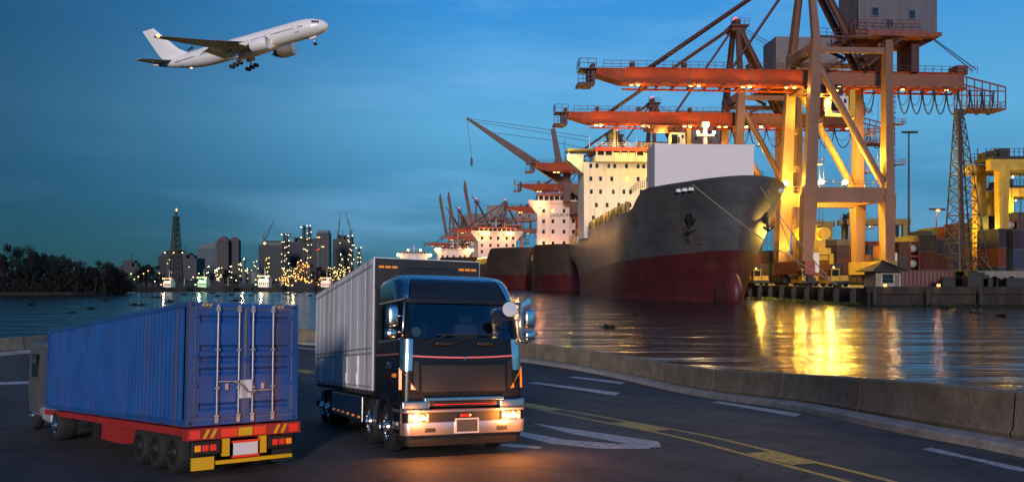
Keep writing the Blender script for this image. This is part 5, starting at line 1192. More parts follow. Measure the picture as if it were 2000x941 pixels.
# rubber-tyred yard cranes
def rtg(label, x, Y, span=34., H=34., detail=True):
    o = thing('yard_crane', label, 'crane', (x, Y, QZ), group='yellow yard cranes'); m = M['yellowpaint'] if detail else M['olive']
    for sx in (0, span):
        for y in (-5.5, 5.5): MB().beam((sx + (.0), y, 1.6), (sx, y, H), 2.0, 2.2, 3.2, 2.4).build('leg', m, o)
        MB().box(sx - .9, sx + .9, -7.5, 7.5, 1.4, 2.8).build('sill_beam', m, o)
        for y in (-6.5, 6.5): MB().lathe([(.3, -.6), (1.1, -.6), (1.2, -.3), (1.2, .3), (1.1, .6), (.3, .6)], (sx, y, 1.2), (1, 0, 0), 16).build('wheel', M['tyre'], o)
    for y in (-5.5, 5.5): MB().box(-4, span + 3, y - 1.1, y + 1.1, H, H + 3.2).build('girder', m, o)
    MB().rail((-4, 6.8, H + 3.2), (span, 6.8, H + 3.2), 1.8, 2, .14).rail((-5, 6.8, H - .5), (6, 6.8, H - .5), 2.0, 1.6, .14).build('walkway_rail', m, o)
    tr = MB().box(-2, 7.5, -5, 5, H + 3.4, H + 4.4).box(3.4, 6.4, 1, 5, H + 4.4, H + 7.6).box(-1.5, 2, 0, 4, H + 4.4, H + 6.4).rail((-3, 5.2, H + 4.4), (8, 5.2, H + 4.4), 2.2, 1.3, .14).rail((-3, -5.2, H + 4.4), (8, -5.2, H + 4.4), 2.2, 1.3, .14)
    for k in range(4): tr.tube((-2 + k * 2.6, 3, H + 4.4), (-2 + k * 2.6, 3, H + 8), .15, 5)
    tr.lathe([(.01, -.8), (1.1, -.8), (1.1, .8), (.01, .8)], (1, 2, H + 6), (0, 1, 0), 14)
    tr.build('trolley', M['darksteel'], o)
    ap = MB().box(4, 6, 6.7, 6.9, H + .4, H + 2.4).box(.5, 2, 6.7, 6.9, H + .5, H + 2.3).build('sign_panel', M['rustred'], o); MB().box(9, 16, 6.62, 6.78, H + .6, H + 2.7).build('blank_panel', mat('panel_tan', (.42, .32, .12), .6), o)
    rp = MB()
    for dx in (5, 6.5, 9, 10.5): rp.path([(dx, 0, H), (dx, 0, H - 22)], .09, 4)
    rp.build('hoist_rope', M['cable'], o)
    if detail:
        ld = MB(); 
        for k in range(18): ld.box(-2.0, -1.4, 5, 6, 6 + k * 1.5, 6.12 + k * 1.5)
        ld.beam((-1.7, 5, 5), (-1.7, 5, H), .12, .12); ld.beam((-1.7, 6, 5), (-1.7, 6, H), .12, .12); ld.build('ladder', m, o)
    for dx in (10, 14.5, 22): MB().octa((dx, 5, H - .5), .45).build('work_lamp', M['bulb'], o)
    return o
pq = at(1934, 560, 232); rtg('tall yellow yard crane at the right edge behind the lattice mast', pq.x, 232)
pq = at(1966, 560, 300); rtg('yellow yard crane with lit lamps, farther back at the right edge', pq.x, 305)
pq = at(1478, 560, 470); rtg('olive yard crane far back between ship bow and crane leg', pq.x, 470, 42, 33, False)
pq = at(1658, 560, 450); rtg('olive yard crane far back behind the rear crane legs', pq.x, 450, 30, 33, False)
pq = at(1905, 400, 226); lamp('yard_flood', (pq.x + 2, 236, 22), 6000, (1, .62, .07), .5); lamp('yard_flood', (at(1975, 400, 296).x, 296, 34), 5000, (1, .62, .08), .5)
# lattice mast
lt = thing('lattice_mast', 'dark steel lattice mast standing on the quay before the container stacks', 'mast', (at(1888, 560, 205).x, 205, QZ))
H = at(0, 232, 205).z - QZ; w0, w1 = 4.2, .9; lv = 13
def lw(f): return w0 + (w1 - w0) * f
corners = [(-1, -1), (1, -1), (1, 1), (-1, 1)]
for a, b_ in corners: MB().beam((a * w0 + 0, b_ * w0, 0), (a * w1 - 2.0, b_ * w1, H), .32, .32, .22, .22).build('chord', M['darksteel'], lt)
def lp(c, f): return (c[0] * lw(f) - 2.0 * f, c[1] * lw(f), H * f)
fz = [1 - (1 - k / lv) ** 1.15 for k in range(lv + 1)]
for k in range(lv):
    br_ = MB()
    for i in range(4):
        c, c2_ = corners[i], corners[(i + 1) % 4]; br_.beam(lp(c, fz[k + 1]), lp(c2_, fz[k + 1]), .18, .18)
        br_.beam(lp(c, fz[k]), lp(c2_, fz[k + 1]), .14, .14); br_.beam(lp(c2_, fz[k]), lp(c, fz[k + 1]), .14, .14)
    br_.build('bracing', M['darksteel'], lt)
MB().beam((-.8, 0, 0), (-2.2, 0, H + .4), .9, .9).build('conduit', M['cranedark'], lt)
MB().box(-3, -1.2, -.9, .9, H, H + 2.4).tube((-2.6, 0, H + 2), (-2.6, 0, H + 6), .12).tube((-1.6, 0, H + 2), (-1.6, 0, H + 5), .1).build('mast_head', M['darksteel'], lt)
MB().beam((-6.5, -4.5, .2), (0, -4.2, 7.5), .5, .5).beam((7.5, -4.5, .2), (1, -4.2, 8), .5, .5).build('raking_strut', M['cranedark'], lt)
# lamp masts
def lampmast(label, px, ptop, Y, r, lit):
    b_ = at(px, 560, Y); zt_ = at(px, ptop, Y).z; o = thing('lamp_mast', label, 'lamp mast', (b_.x, Y, QZ)); h = zt_ - QZ
    MB().tube((0, 0, 0), (0, 0, h), r, 8, r * .5).build('pole', M['darksteel'] if not lit else M['cranetan'], o, smooth=40)
    hd_ = MB().box(-2.6, 2.6, -1, 1, h - .4, h); 
    for k in range(5): hd_.box(-2.6 + k * 1.15, -1.9 + k * 1.15, -1.6, -1, h - 1.0, h - .1)
    hd_.build('lamp_head', M['darksteel'], o)
    if lit: MB().ball((-.4, -1.7, h - .9), .5, 8, 5, (1.6, .7, .7)).build('lamp_bulb', M['bulbo'], o); lamp('mast_light', (b_.x, Y - 2.5, zt_ - 1.5), 700, (1, .45, .15), .4)
lampmast('very tall dark lamp mast right of the nearest crane', 1775, 257, 300, .55, False)
lampmast('lit orange lamp post above the back container row', 1829, 407, 300, .4, True)
lampmast('small lit lamp post far behind between the crane legs', 1577, 433, 420, .4, True)
# guard hut
gh = thing('guard_hut', 'small pale guard hut with a dark pyramid roof at the quay edge', 'hut', (at(1727, 560, 192).x, 193, QZ))
hw_ = 3.1
MB().box(-hw_, -1.4, -hw_, -hw_ + .3, 0, 4.2).box(1.2, hw_, -hw_, -hw_ + .3, 0, 4.2).box(-1.4, 1.2, -hw_, -hw_ + .3, 3.4, 4.2).box(-1.4, 1.2, -hw_, -hw_ + .3, 0, 1.2).box(-hw_, -hw_ + .3, -hw_ + .3, hw_, 0, 4.2).box(hw_ - .3, hw_, -hw_ + .3, hw_, 0, 4.2).box(-hw_ + .3, hw_ - .3, hw_ - .3, hw_, 0, 4.2).build('wall', mat('hut_plaster', (.36, .31, .25), .8, var=.3, scale=.6, streak=1), gh)
wd = MB().box(-1.4, 1.2, -hw_ + .08, -hw_ + .16, 1.2, 3.4).build('window', M['glass'], gh); MB().box(-.15, .05, -hw_ + .02, -hw_ + .08, 1.2, 3.4).box(-1.4, 1.2, -hw_ + .02, -hw_ + .08, 2.2, 2.35).build('window_frame', M['darksteel'], wd)
MB().box(1.6, 2.6, -hw_ - .05, -hw_ - .0, 0.05, 3.3).build('door', mat('hut_door', (.12, .12, .13), .6), gh)
rf_ = MB(); e = 4.6; rf_.v = [(-e, -e, 4.2), (e, -e, 4.2), (e, e, 4.2), (-e, e, 4.2), (0, 0, 6.8), (-e, -e, 4.0), (e, -e, 4.0), (e, e, 4.0), (-e, e, 4.0)]
rf_.f = [(0, 1, 4), (1, 2, 4), (2, 3, 4), (3, 0, 4), (8, 7, 6, 5), (0, 5, 6, 1), (1, 6, 7, 2), (2, 7, 8, 3), (3, 8, 5, 0)]; ro = rf_.build('roof', mat('hut_roof', (.035, .03, .028), .7, var=.4, scale=2), gh)
for k in range(9):
    x = -4 + k; MB().beam((x, -e + .02, 4.28), (x * .05, -.2, 6.86), .12, .12).build('roof_batten', M['darksteel'], ro)
lamp('hut_light', (gh.location.x + 2, 190.4, QZ + 3), 120, (1, .6, .2), .2)
# awning and sheds in the dark right corner
sh = thing('work_shed', 'dark open work shed with pale tarpaulin at the right end of the quay', 'shed', (at(1960, 560, 190).x, 191, QZ))
for x in (-6, -1, 4, 9): MB().box(x - .15, x + .15, -.15, .15, 0, 4.2).build('post', M['darksteel'], sh)
MB().box(-8, 12, .5, 6, 4.0, 4.3).build('roof', M['darksteel'], sh); MB().box(-8, 12, 5.8, 6, 0, 4).build('back_wall', M['darksteel'], sh)
tp_ = MB(); tp_.grid(lambda u, v: (-6 + 12 * u, -.3 - .3 * math.sin(u * 19), 4.2 - v * (1.2 + .9 * abs(math.sin(u * 9)))), 40, 5); n0 = len(tp_.v); tp_.grid(lambda u, v: (-6 + 12 * u, -.25 - .3 * math.sin(u * 19), 4.2 - v * (1.2 + .9 * abs(math.sin(u * 9)))), 40, 5)
tp_.build('tarpaulin', mat('tarpaulin', (.22, .20, .17), .8, var=.3, scale=1), sh, smooth=True)
for k, (x, w_, h) in enumerate(((1850, 3., 2.), (1906, 5, 3.2), (1925, 2.5, 2.4), (1985, 6, 1.8))):
    b_ = at(x, 560, 190); MB().box(-w_ / 2, w_ / 2, 0, 2.5, 0, h).box(-w_ / 2 + .3, w_ / 2 - .6, .3, 2.2, h, h + .7).build('storage_crate', M['darksteel'], label='dark storage crate on the quay, %s' % ('left of the lattice mast', 'just right of the lattice mast', 'before the yellow crane leg', 'at the right end')[k], cat='crate', bevel=.08).location = (b_.x, 189, QZ + .02)
# quay lamps on the coping
for k, x in enumerate((1726, 1830)):
    b_ = at(x, 561, 184); MB().box(-.25, .25, -.25, .25, 0, .5).build('coping_lamp', M['bulbo'], label=('small orange lamp on the quay edge below the hut', 'small orange lamp on the quay edge below the maroon container')[k], cat='lamp').location = (b_.x, 183.3, QZ + .46)
# yellow terminal tractors
def ttrac(label, px, Y, rz=0.):
    b_ = at(px, 560, Y); o = thing('terminal_tractor', label, 'truck', (b_.x, Y, QZ), rz, group='yellow terminal tractors on the quay'); m = M['yellowpaint']
    MB().box(-2.6, 2.6, 0, 8.5, .9, 1.8).build('chassis_frame', m, o); cb = MB().box(-2.4, -.1, .2, 3.2, 1.8, 4.9).box(-2.55, .05, .05, 3.35, 4.9, 5.1).build('cab', m, o)
    MB().box(-2.2, -.3, .12, .2, 3., 4.7).box(-.1, -.03, .5, 2.9, 3., 4.7).box(-2.47, -2.4, .5, 2.9, 3., 4.7).build('window', M['glass'], cb); MB().box(.2, 2.4, .3, 3, 1.8, 3.1).build('engine_cover', m, o); MB().box(-2.6, 2.6, -.35, .0, .7, 1.6).build('bumper', M['darksteel'], o)
    for x in (-2.1, 2.1):
        for y in (1.5, 6.5): MB().lathe([(.25, -.45), (.75, -.45), (.85, -.2), (.85, .2), (.75, .45), (.25, .45)], (x, y, .85), (1, 0, 0), 16).build('wheel', M['tyre'], o)
    MB().octa((-1.2, 1.5, 5.4), .3).build('beacon', M['bulb'], o)
ttrac('yellow terminal tractor beside the ship bow', 1456, 262); ttrac('yellow terminal tractor left of the front crane bogie', 1487, 250); ttrac('yellow terminal tractor right of the front crane bogie', 1583, 225); ttrac('yellow terminal tractor below the spreader', 1641, 214)
lamp('quay_flood', (at(1480, 500, 258).x, 268, 22), 9000, (1, .56, .08), .6); lamp('quay_flood', (at(1600, 500, 262).x, 262, 30), 14000, (1, .56, .08), .6); lamp('quay_flood', (at(1740, 500, 214).x, 212, 20), 900, (1, .55, .16), .6)
# floating weed at the quay foot and out on the river
leaf = mat('water_weed', (.05, .085, .02), .6, var=.5, scale=1.)
wd_ = MB(); r2 = random.Random(3)
for k in range(5200):
    u = r2.random(); y = 184 + 60 * u ** 1.4; x = qx(y) - 1.4 - abs(r2.gauss(0, 1.1)) * (1 + 1.2 * u)
    if r2.random() < .35: x = qx(184) + r2.random() * 95; y = 182.3 - abs(r2.gauss(0, .8))
    s_ = r2.uniform(.2, .5); a = r2.uniform(0, 6.3); tl = r2.uniform(.2, 1.2); c = Vector((x, y, r2.uniform(.05, .35))); d1 = Vector((math.cos(a), math.sin(a), tl)) * s_; d2 = Vector((-math.sin(a), math.cos(a), 0)) * s_ * .5
    wd_.add([c, c + d1 * .5 + d2, c + d1, c + d1 * .5 - d2], [(0, 1, 2, 3)])
wd_.build('floating_weed', leaf, fix=False, kind='stuff', label='green floating weed along the foot of the quay')
cl_me = []
dk_ = mat('weed_dark', (.012, .018, .010), .9)
for v in range(4):
    mb = MB(); rr = random.Random(20 + v)
    for k in range(70):
        a = rr.uniform(0, 6.3); rad = abs(rr.gauss(0, .5)); c = Vector((math.cos(a) * rad * 1.5, math.sin(a) * rad, .02)); s_ = rr.uniform(.25, .55) * (1.2 - min(rad, 1)); b2 = rr.uniform(0, 6.3); d1 = Vector((math.cos(b2) * .6, math.sin(b2) * .6, rr.uniform(.3, 1.2))) * s_; d2 = Vector((-math.sin(b2), math.cos(b2), 0)) * s_ * .4
        mb.add([c, c + d1 * .5 + d2, c + d1, c + d1 * .5 - d2], [(0, 1, 2, 3)])
    me = mb.mesh('water_plant'); me.materials.append(dk_); cl_me.append(me)
for k, (px, py) in enumerate(((120, 580), (90, 584), (215, 582), (203, 588), (178, 603), (288, 580), (311, 582), (279, 596), (265, 596), (264, 616), (300, 581), (360, 576), (378, 575), (391, 573), (415, 573), (424, 578), (452, 577), (470, 583), (491, 577), (500, 573), (459, 588), (545, 577), (562, 575), (577, 577), (585, 572), (605, 578), (620, 574), (330, 590), (345, 600), (140, 611), (60, 596), (1190, 640), (1900, 612), (1850, 604), (1955, 618), (1240, 615))):
    d = CAMZ * FPX / (py - HOR); p = at(px, py, d); o = obj('water_plant', cl_me[k % 4], dk_, label='small dark clump of weed drifting on the river', cat='weed', group='weed clumps drifting on the river'); o.location = (p.x, d, 0.0); s_ = rnd.uniform(.8, 1.7); o.scale = (s_ * 1.3, s_, s_ * .8); o.rotation_euler = (0, 0, rnd.uniform(0, 6))
# ------------------------------------------------------------------ far shore: towers, refinery, small ships, trees
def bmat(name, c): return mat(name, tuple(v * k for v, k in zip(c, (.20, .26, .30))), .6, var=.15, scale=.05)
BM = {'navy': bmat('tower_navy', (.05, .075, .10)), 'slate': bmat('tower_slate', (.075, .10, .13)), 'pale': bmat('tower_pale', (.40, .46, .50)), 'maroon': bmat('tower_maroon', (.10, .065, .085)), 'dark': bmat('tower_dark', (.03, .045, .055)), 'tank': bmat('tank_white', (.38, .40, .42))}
M['wdark'] = mat('tower_window', (.012, .018, .024), .2); M['wpale'] = mat('tower_balcony', (.045, .055, .065), .6)
def tower(name, label, px0, px1, ptop, Y, m, rows, cols, roof=None, wfrac=(.6, .55), wm=None, lit=0, chamfer=0.):
    a, b_ = at(px0, ptop, Y), at(px1, ptop, Y); W = b_.x - a.x; zt = a.z; zb = 1.6; D = W * .7; o = thing(name, label, 'building', ((a.x + b_.x) / 2, Y, zb)); h = zt - zb
    if chamfer: MB().prism([(-W / 2, 0, 0), (W / 2, 0, 0), (W / 2, 0, h), (-W / 2 + chamfer * W, 0, h), (-W / 2, 0, h * .80)], (0, D, 0)).build('wall', BM[m], o)
    else: MB().box(-W / 2, W / 2, 0, D, 0, h).build('wall', BM[m], o)
    ws_ = MB(); ls = MB(); rw = random.Random(label)
    cw, rh = W / cols, h * .97 / rows
    for r_ in range(rows):
        for c in range(cols):
            x = -W / 2 + cw * (c + .5); z = rh * (r_ + .5)
            if chamfer and z > h * .78 and x < -W / 2 + chamfer * W: continue
            t_ = ls if rw.random() < lit else ws_
            t_.box(x - cw * wfrac[0] / 2, x + cw * wfrac[0] / 2, -.35, .2, z - rh * wfrac[1] / 2, z + rh * wfrac[1] / 2)
    ws_.build('window_grid', wm or M['wdark'], o, fix=False, kind='stuff')
    if ls.v: ls.build('lit_window', M['litglass'], o, fix=False, kind='stuff')
    if roof: roof(o, W, D, h)
    return o
def r_plant(o, W, D, h): MB().box(-W * .3, W * .2, D * .2, D * .7, h, h + 7).box(W * .1, W * .35, D * .2, D * .6, h, h + 4).tube((0, D / 2, h + 6), (0, D / 2, h + 16), .5).build('roof_plant', BM['slate'], o)
def r_para(o, W, D, h): MB().box(-W * .42, W * .42, D * .1, D * .9, h, h + 4).build('roof_parapet', BM['pale'], o)
def r_tent(o, W, D, h):
    r = MB(); r.v = [(-W / 2, 0, h), (W / 2, 0, h), (W / 2, D, h), (-W / 2, D, h), (-W * .22, D * .25, h + W * .30), (W * .22, D * .25, h + W * .30), (W * .22, D * .75, h + W * .30), (-W * .22, D * .75, h + W * .30)]
    r.f = [(0, 1, 5, 4), (1, 2, 6, 5), (2, 3, 7, 6), (3, 0, 4, 7), (4, 5, 6, 7)]; q = r.build('roof', mat('roof_rose', (.12, .045, .06), .6), o); MB().box(-W * .2, W * .2, D * .3, D * .7, h + W * .3, h + W * .36).build('roof_cap', BM['dark'], q)
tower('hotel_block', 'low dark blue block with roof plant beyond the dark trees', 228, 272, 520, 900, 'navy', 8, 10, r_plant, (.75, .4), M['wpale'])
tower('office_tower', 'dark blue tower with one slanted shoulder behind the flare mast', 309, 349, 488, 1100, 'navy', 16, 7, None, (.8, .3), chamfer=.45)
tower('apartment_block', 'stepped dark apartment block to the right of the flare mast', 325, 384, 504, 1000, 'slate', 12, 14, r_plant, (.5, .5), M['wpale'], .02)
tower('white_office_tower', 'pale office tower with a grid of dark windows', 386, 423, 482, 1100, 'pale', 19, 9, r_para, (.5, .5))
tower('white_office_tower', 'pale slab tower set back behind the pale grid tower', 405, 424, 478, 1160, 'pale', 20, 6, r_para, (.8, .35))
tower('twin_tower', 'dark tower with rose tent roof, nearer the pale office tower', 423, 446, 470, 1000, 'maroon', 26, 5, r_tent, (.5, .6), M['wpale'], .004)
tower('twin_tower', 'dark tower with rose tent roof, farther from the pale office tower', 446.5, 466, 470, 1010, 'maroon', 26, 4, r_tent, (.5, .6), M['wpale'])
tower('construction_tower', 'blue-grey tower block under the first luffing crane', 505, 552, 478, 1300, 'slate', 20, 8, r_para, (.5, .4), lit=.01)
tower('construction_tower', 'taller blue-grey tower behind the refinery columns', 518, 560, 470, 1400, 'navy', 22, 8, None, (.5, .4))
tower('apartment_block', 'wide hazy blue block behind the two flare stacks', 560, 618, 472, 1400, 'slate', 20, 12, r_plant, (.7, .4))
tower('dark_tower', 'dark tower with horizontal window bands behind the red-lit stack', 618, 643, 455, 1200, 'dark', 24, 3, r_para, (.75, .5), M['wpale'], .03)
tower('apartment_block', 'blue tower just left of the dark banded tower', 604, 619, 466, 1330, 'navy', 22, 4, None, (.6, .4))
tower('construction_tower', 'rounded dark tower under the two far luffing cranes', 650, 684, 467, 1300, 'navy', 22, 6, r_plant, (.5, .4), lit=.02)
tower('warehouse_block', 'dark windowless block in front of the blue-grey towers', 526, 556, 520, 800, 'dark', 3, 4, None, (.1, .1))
# flare mast
Y = 800.; a = at(344, 560, Y); zt_ = at(344, 424, Y).z; fm = thing('flare_mast', 'tall dark lattice flare mast with a small flame at its tip', 'mast', (a.x, Y, 1.6)); H = zt_ - 1.6
def fw_(f): return 5.2 * (1 - f) + 2.0 * f
for c in corners: MB().beam((c[0] * fw_(0), c[1] * fw_(0), 0), (c[0] * fw_(1), c[1] * fw_(1), H), .8, .8, .6, .6).build('chord', M['darksteel'], fm)
for k in range(12):
    f0, f1 = k / 12, (k + 1) / 12; b2 = MB()
    for i in range(4):
        c, e_ = corners[i], corners[(i + 1) % 4]; P = lambda q, f: (q[0] * fw_(f), q[1] * fw_(f), H * f)
        b2.beam(P(c, f1), P(e_, f1), .5, .5); b2.beam(P(c, f0), P(e_, f1), .35, .35); b2.beam(P(e_, f0), P(c, f1), .35, .35)
    b2.build('bracing', M['darksteel'], fm)
for f in (.56, 1.): MB().box(-fw_(f) - 1.3, fw_(f) + 1.3, -fw_(f) - 1.3, fw_(f) + 1.3, H * f, H * f + .5).rail((-fw_(f) - 1.3, -fw_(f) - 1.3, H * f), (fw_(f) + 1.3, -fw_(f) - 1.3, H * f), 1.6, 2, .2).build('platform', M['darksteel'], fm)
MB().tube((0, 0, 0), (0, 0, H + 6), 1.1, 8).build('flare_pipe', M['darksteel'], fm); MB().ball((.4, 0, H + 7.4), 1.0, 8, 6, (.7, .7, 1.6)).build('flame', mat('flame', (1, .4, .2), .5, emit=(1, .28, .10), estr=4), fm)
for x in (-9, 0, 9): MB().octa((x, -6, 30), .7).build('lamp_bulb', M['bulb'], fm)
# refinery columns, stacks and furnaces, each with its lamps
def lamps_mb(pts, r): 
    mb = MB()
    for p in pts: mb.octa(p, r)
    return mb
rr = random.Random(11); RY = 640.
def column(label, px, ptop, pw, Y, lampk, kind='distillation_column', plat=6, m='tank', side='both'):
    a = at(px, 560, Y); h = at(px, ptop, Y).z - 1.6; r = pw / FPX * Y / 2; o = thing(kind, label, 'stack' if 'stack' in kind else 'column', (a.x, Y, 1.6), group='refinery columns on the far shore')
    MB().lathe([(r, 0), (r, h * .97), (r * .8, h * .985), (r * .4, h), (.01, h)], (0, 0, 0), (0, 0, 1), 12).build('shell', BM[m], o, smooth=40)
    L1 = []
    for k in range(plat):
        z = h * (k + 1) / (plat + .3); MB().lathe([(r, -.3), (r * 1.5 + .8, -.3), (r * 1.5 + .8, .0), (r, 0)], (0, 0, z), (0, 0, 1), 12).build('platform', M['darksteel'], o)
        for q in range(2): L1.append((rr.uniform(-1, 1) * (r * 1.5 + .6), -r * 1.4 - .5, z + rr.uniform(.5, 2.)))
    for sx in (-1, 1): MB().beam((sx * r * 1.5, 0, 0), (sx * r * 1.5, 0, h * .9), .3, .3).build('riser_pipe', M['darksteel'], o)
    lamps_mb(L1, .40).build('lamp_bulbs', M[lampk], o, kind='stuff'); return o
column('pipe-hung refinery column under the thin tower crane', 556, 457, 5.5, RY, 'bulbw', plat=7, m='slate'); column('slim refinery column beside the thin tower crane', 562, 458, 3., RY + 4, 'bulbw', plat=8, m='slate')
column('thick dark-topped flare stack, left one of the pair', 594, 440, 6, RY, 'bulbw', 'flare_stack', 5, 'slate'); column('thick dark-topped flare stack with a ladder of lamps, right one of the pair', 604.5, 442, 5.5, RY, 'bulbw', 'flare_stack', 9, 'slate')
column('pale stack with red lamps at its head', 621, 471, 4., RY + 10, 'bulbr', 'vent_stack', 1, 'tank'); column('lamp-studded column nearest to the silver lorry body', 687, 462, 6, RY, 'bulbw', plat=10, m='dark'); column('short column with a ladder of yellow lamps', 701, 485, 5, RY, 'bulb', plat=7, m='dark')
column('low lamp-dotted column left of the tall studded one', 668, 496, 3.5, RY, 'bulbw', plat=5, m='dark'); column('small column with yellow lamps in front of the blue-grey towers', 524, 505, 2.5, RY - 20, 'bulb', plat=5, m='dark'); column('low lit column beside the twin towers', 499, 510, 2.4, RY - 20, 'bulbw', plat=4, m='tank'); column('dark chimney by the white tanks', 479, 502, 1.6, RY - 20, 'bulbw', 'vent_stack', 2, 'dark')
column('low lit column in front of the pale office tower', 407, 522, 2, RY - 60, 'bulbw', plat=3, m='dark'); column('lit column left of the white tanks', 452, 520, 2, RY - 60, 'bulbw', plat=3, m='dark'); column('small lit column between the twin tower and the tanks', 470, 516, 2.4, RY - 60, 'bulb', plat=3, m='dark')
def furnace(label, px0, px1, ptop, Y, n, lk, rows=3):
    a, b_ = at(px0, ptop, Y), at(px1, ptop, Y); W = b_.x - a.x; h = a.z - 1.6; o = thing('process_unit', label, 'plant', ((a.x + b_.x) / 2, Y, 1.6), group='refinery process units')
    for k in range(rows + 1): z = h * k / rows; MB().box(-W / 2, W / 2, 0, 12, max(.1, z - .5), z + .1).build('floor_deck', M['darksteel'], o)
    for k in range(6): x = -W / 2 + W * k / 5; [MB().box(x - .5, x + .5, yy, yy + .9, 0, h).build('column_post', M['darksteel'], o) for yy in (0, 11)]
    pv = MB()
    for k in range(10):
        x = rr.uniform(-W / 2, W / 2 - 3); z = rr.uniform(.5, h - 4); r = rr.uniform(.5, 1.8); pv.tube((x, 4, z), (x + rr.uniform(3, 14), 4, z), r, 8) if k % 2 else pv.tube((x, 5, z), (x, 5, z + rr.uniform(3, 8)), r, 8)
    pv.build('pipework', BM['tank'], o, smooth=40)
    lamps_mb([(rr.uniform(-W / 2, W / 2), -.8, h * (rr.randint(1, rows)) / rows + rr.uniform(-1.5, 1.5)) for _ in range(n)], .36).build('lamp_bulbs', M[lk], o, kind='stuff'); return o
furnace('wide furnace deck lined with warm lamps below the thin column', 552, 582, 525, RY - 10, 34, 'bulb', 4); furnace('tall orange-lit furnace below the flare stacks', 580, 604, 515, RY - 12, 30, 'bulbo', 5); furnace('dark process unit with scattered warm lamps near the lorry', 634, 684, 524, RY - 10, 60, 'bulb', 4)
furnace('low lamp-lit pipe rack behind the moored tugs', 545, 640, 545, RY - 60, 42, 'bulbo', 2); furnace('lit pipe rack behind the white tanks', 466, 505, 527, RY + 10, 26, 'bulbw', 3); furnace('lit unit below the rose-roofed towers', 420, 436, 526, RY - 30, 22, 'bulbw', 3); furnace('process unit with yellow lamps at the lorry body edge', 684, 716, 532, RY - 20, 26, 'bulb', 3)
lamp('refinery_light', (at(575, 540, RY - 22).x, RY - 26, 18), 9000, (1, .5, .14), 1.); lamp('refinery_light', (at(660, 540, RY - 22).x, RY - 26, 18), 7000, (1, .6, .2), 1.); lamp('refinery_light', (at(490, 540, RY - 40).x, RY - 60, 16), 5000, (1, .8, .5), 1.)
for k, (px, w_, pt) in enumerate(((474, 18, 532), (497, 24, 532))):
    a = at(px, 560, 600); r = w_ / FPX * 600 / 2; h = at(0, pt, 600).z - 1.6; o = thing('storage_tank', ('round white storage tank nearer the twin towers', 'round white storage tank beside the small white ship')[k], 'tank', (a.x, 600, 1.6), group='round storage tanks'); MB().lathe([(r, 0), (r, h), (r * .6, h + 1), (.01, h + 1.4)], (0, 0, 0), (0, 0, 1), 24).build('shell', BM['tank'], o, smooth=40); MB().rail((-r, 0, h), (r, 0, h), 1.4, 1.5, .15).build('roof_rail', M['darksteel'], o)
# tower cranes over the city
def tcrane(label, px, pb, pt, jx, jy, Y, tail=None):
    b_ = at(px, pb, Y); o = thing('tower_crane', label, 'crane', (b_.x, Y, b_.z - 6)); t_ = at(px, pt, Y); tip = at(jx, jy, Y); f = Vector((0, 0, t_.z - b_.z + 6)); j = tip - Vector(o.location)
    MB().beam((0, 0, 0), f, 1.4, 1.4).build('tower', M['darksteel'], o); MB().beam(f, j, 1.5, 1.5, .7, .7).build('jib', M['darksteel'], o); tl = at(tail[0], tail[1], Y) - Vector(o.location) if tail else f + Vector((-6, 0, 6)); MB().beam(f, tl, 1.6, 1.6).path([tl, f.lerp(j, .8)], .25, 4).build('counter_jib', M['darksteel'], o); MB().box(f.x - 2.2, f.x + 2.2, -2, 2, f.z - 3, f.z).build('cab', M['darksteel'], o)
tcrane('luffing tower crane over the blue-grey towers, jib up to the right', 517, 478, 469, 536, 430, 1300, (513, 462)); MB().octa(at(517, 475, 1290), 2.2).build('work_lamp', M['bulb'], bpy.data.objects['tower_crane']).location = -Vector(bpy.data.objects['tower_crane'].location)
tcrane('luffing tower crane with steep jib above the steam plume', 661, 470, 458, 665, 415, 1300, (658, 456)); tcrane('luffing tower crane leaning back over the rounded dark tower', 685, 466, 455, 675, 413, 1300, (688, 450)); tcrane('flat-top tower crane behind the pipe-hung column', 556, 470, 457, 540, 457, 1400, (570, 457)); tcrane('flat-top tower crane behind the flare stacks', 576, 474, 464, 595, 464, 1400, (566, 463))
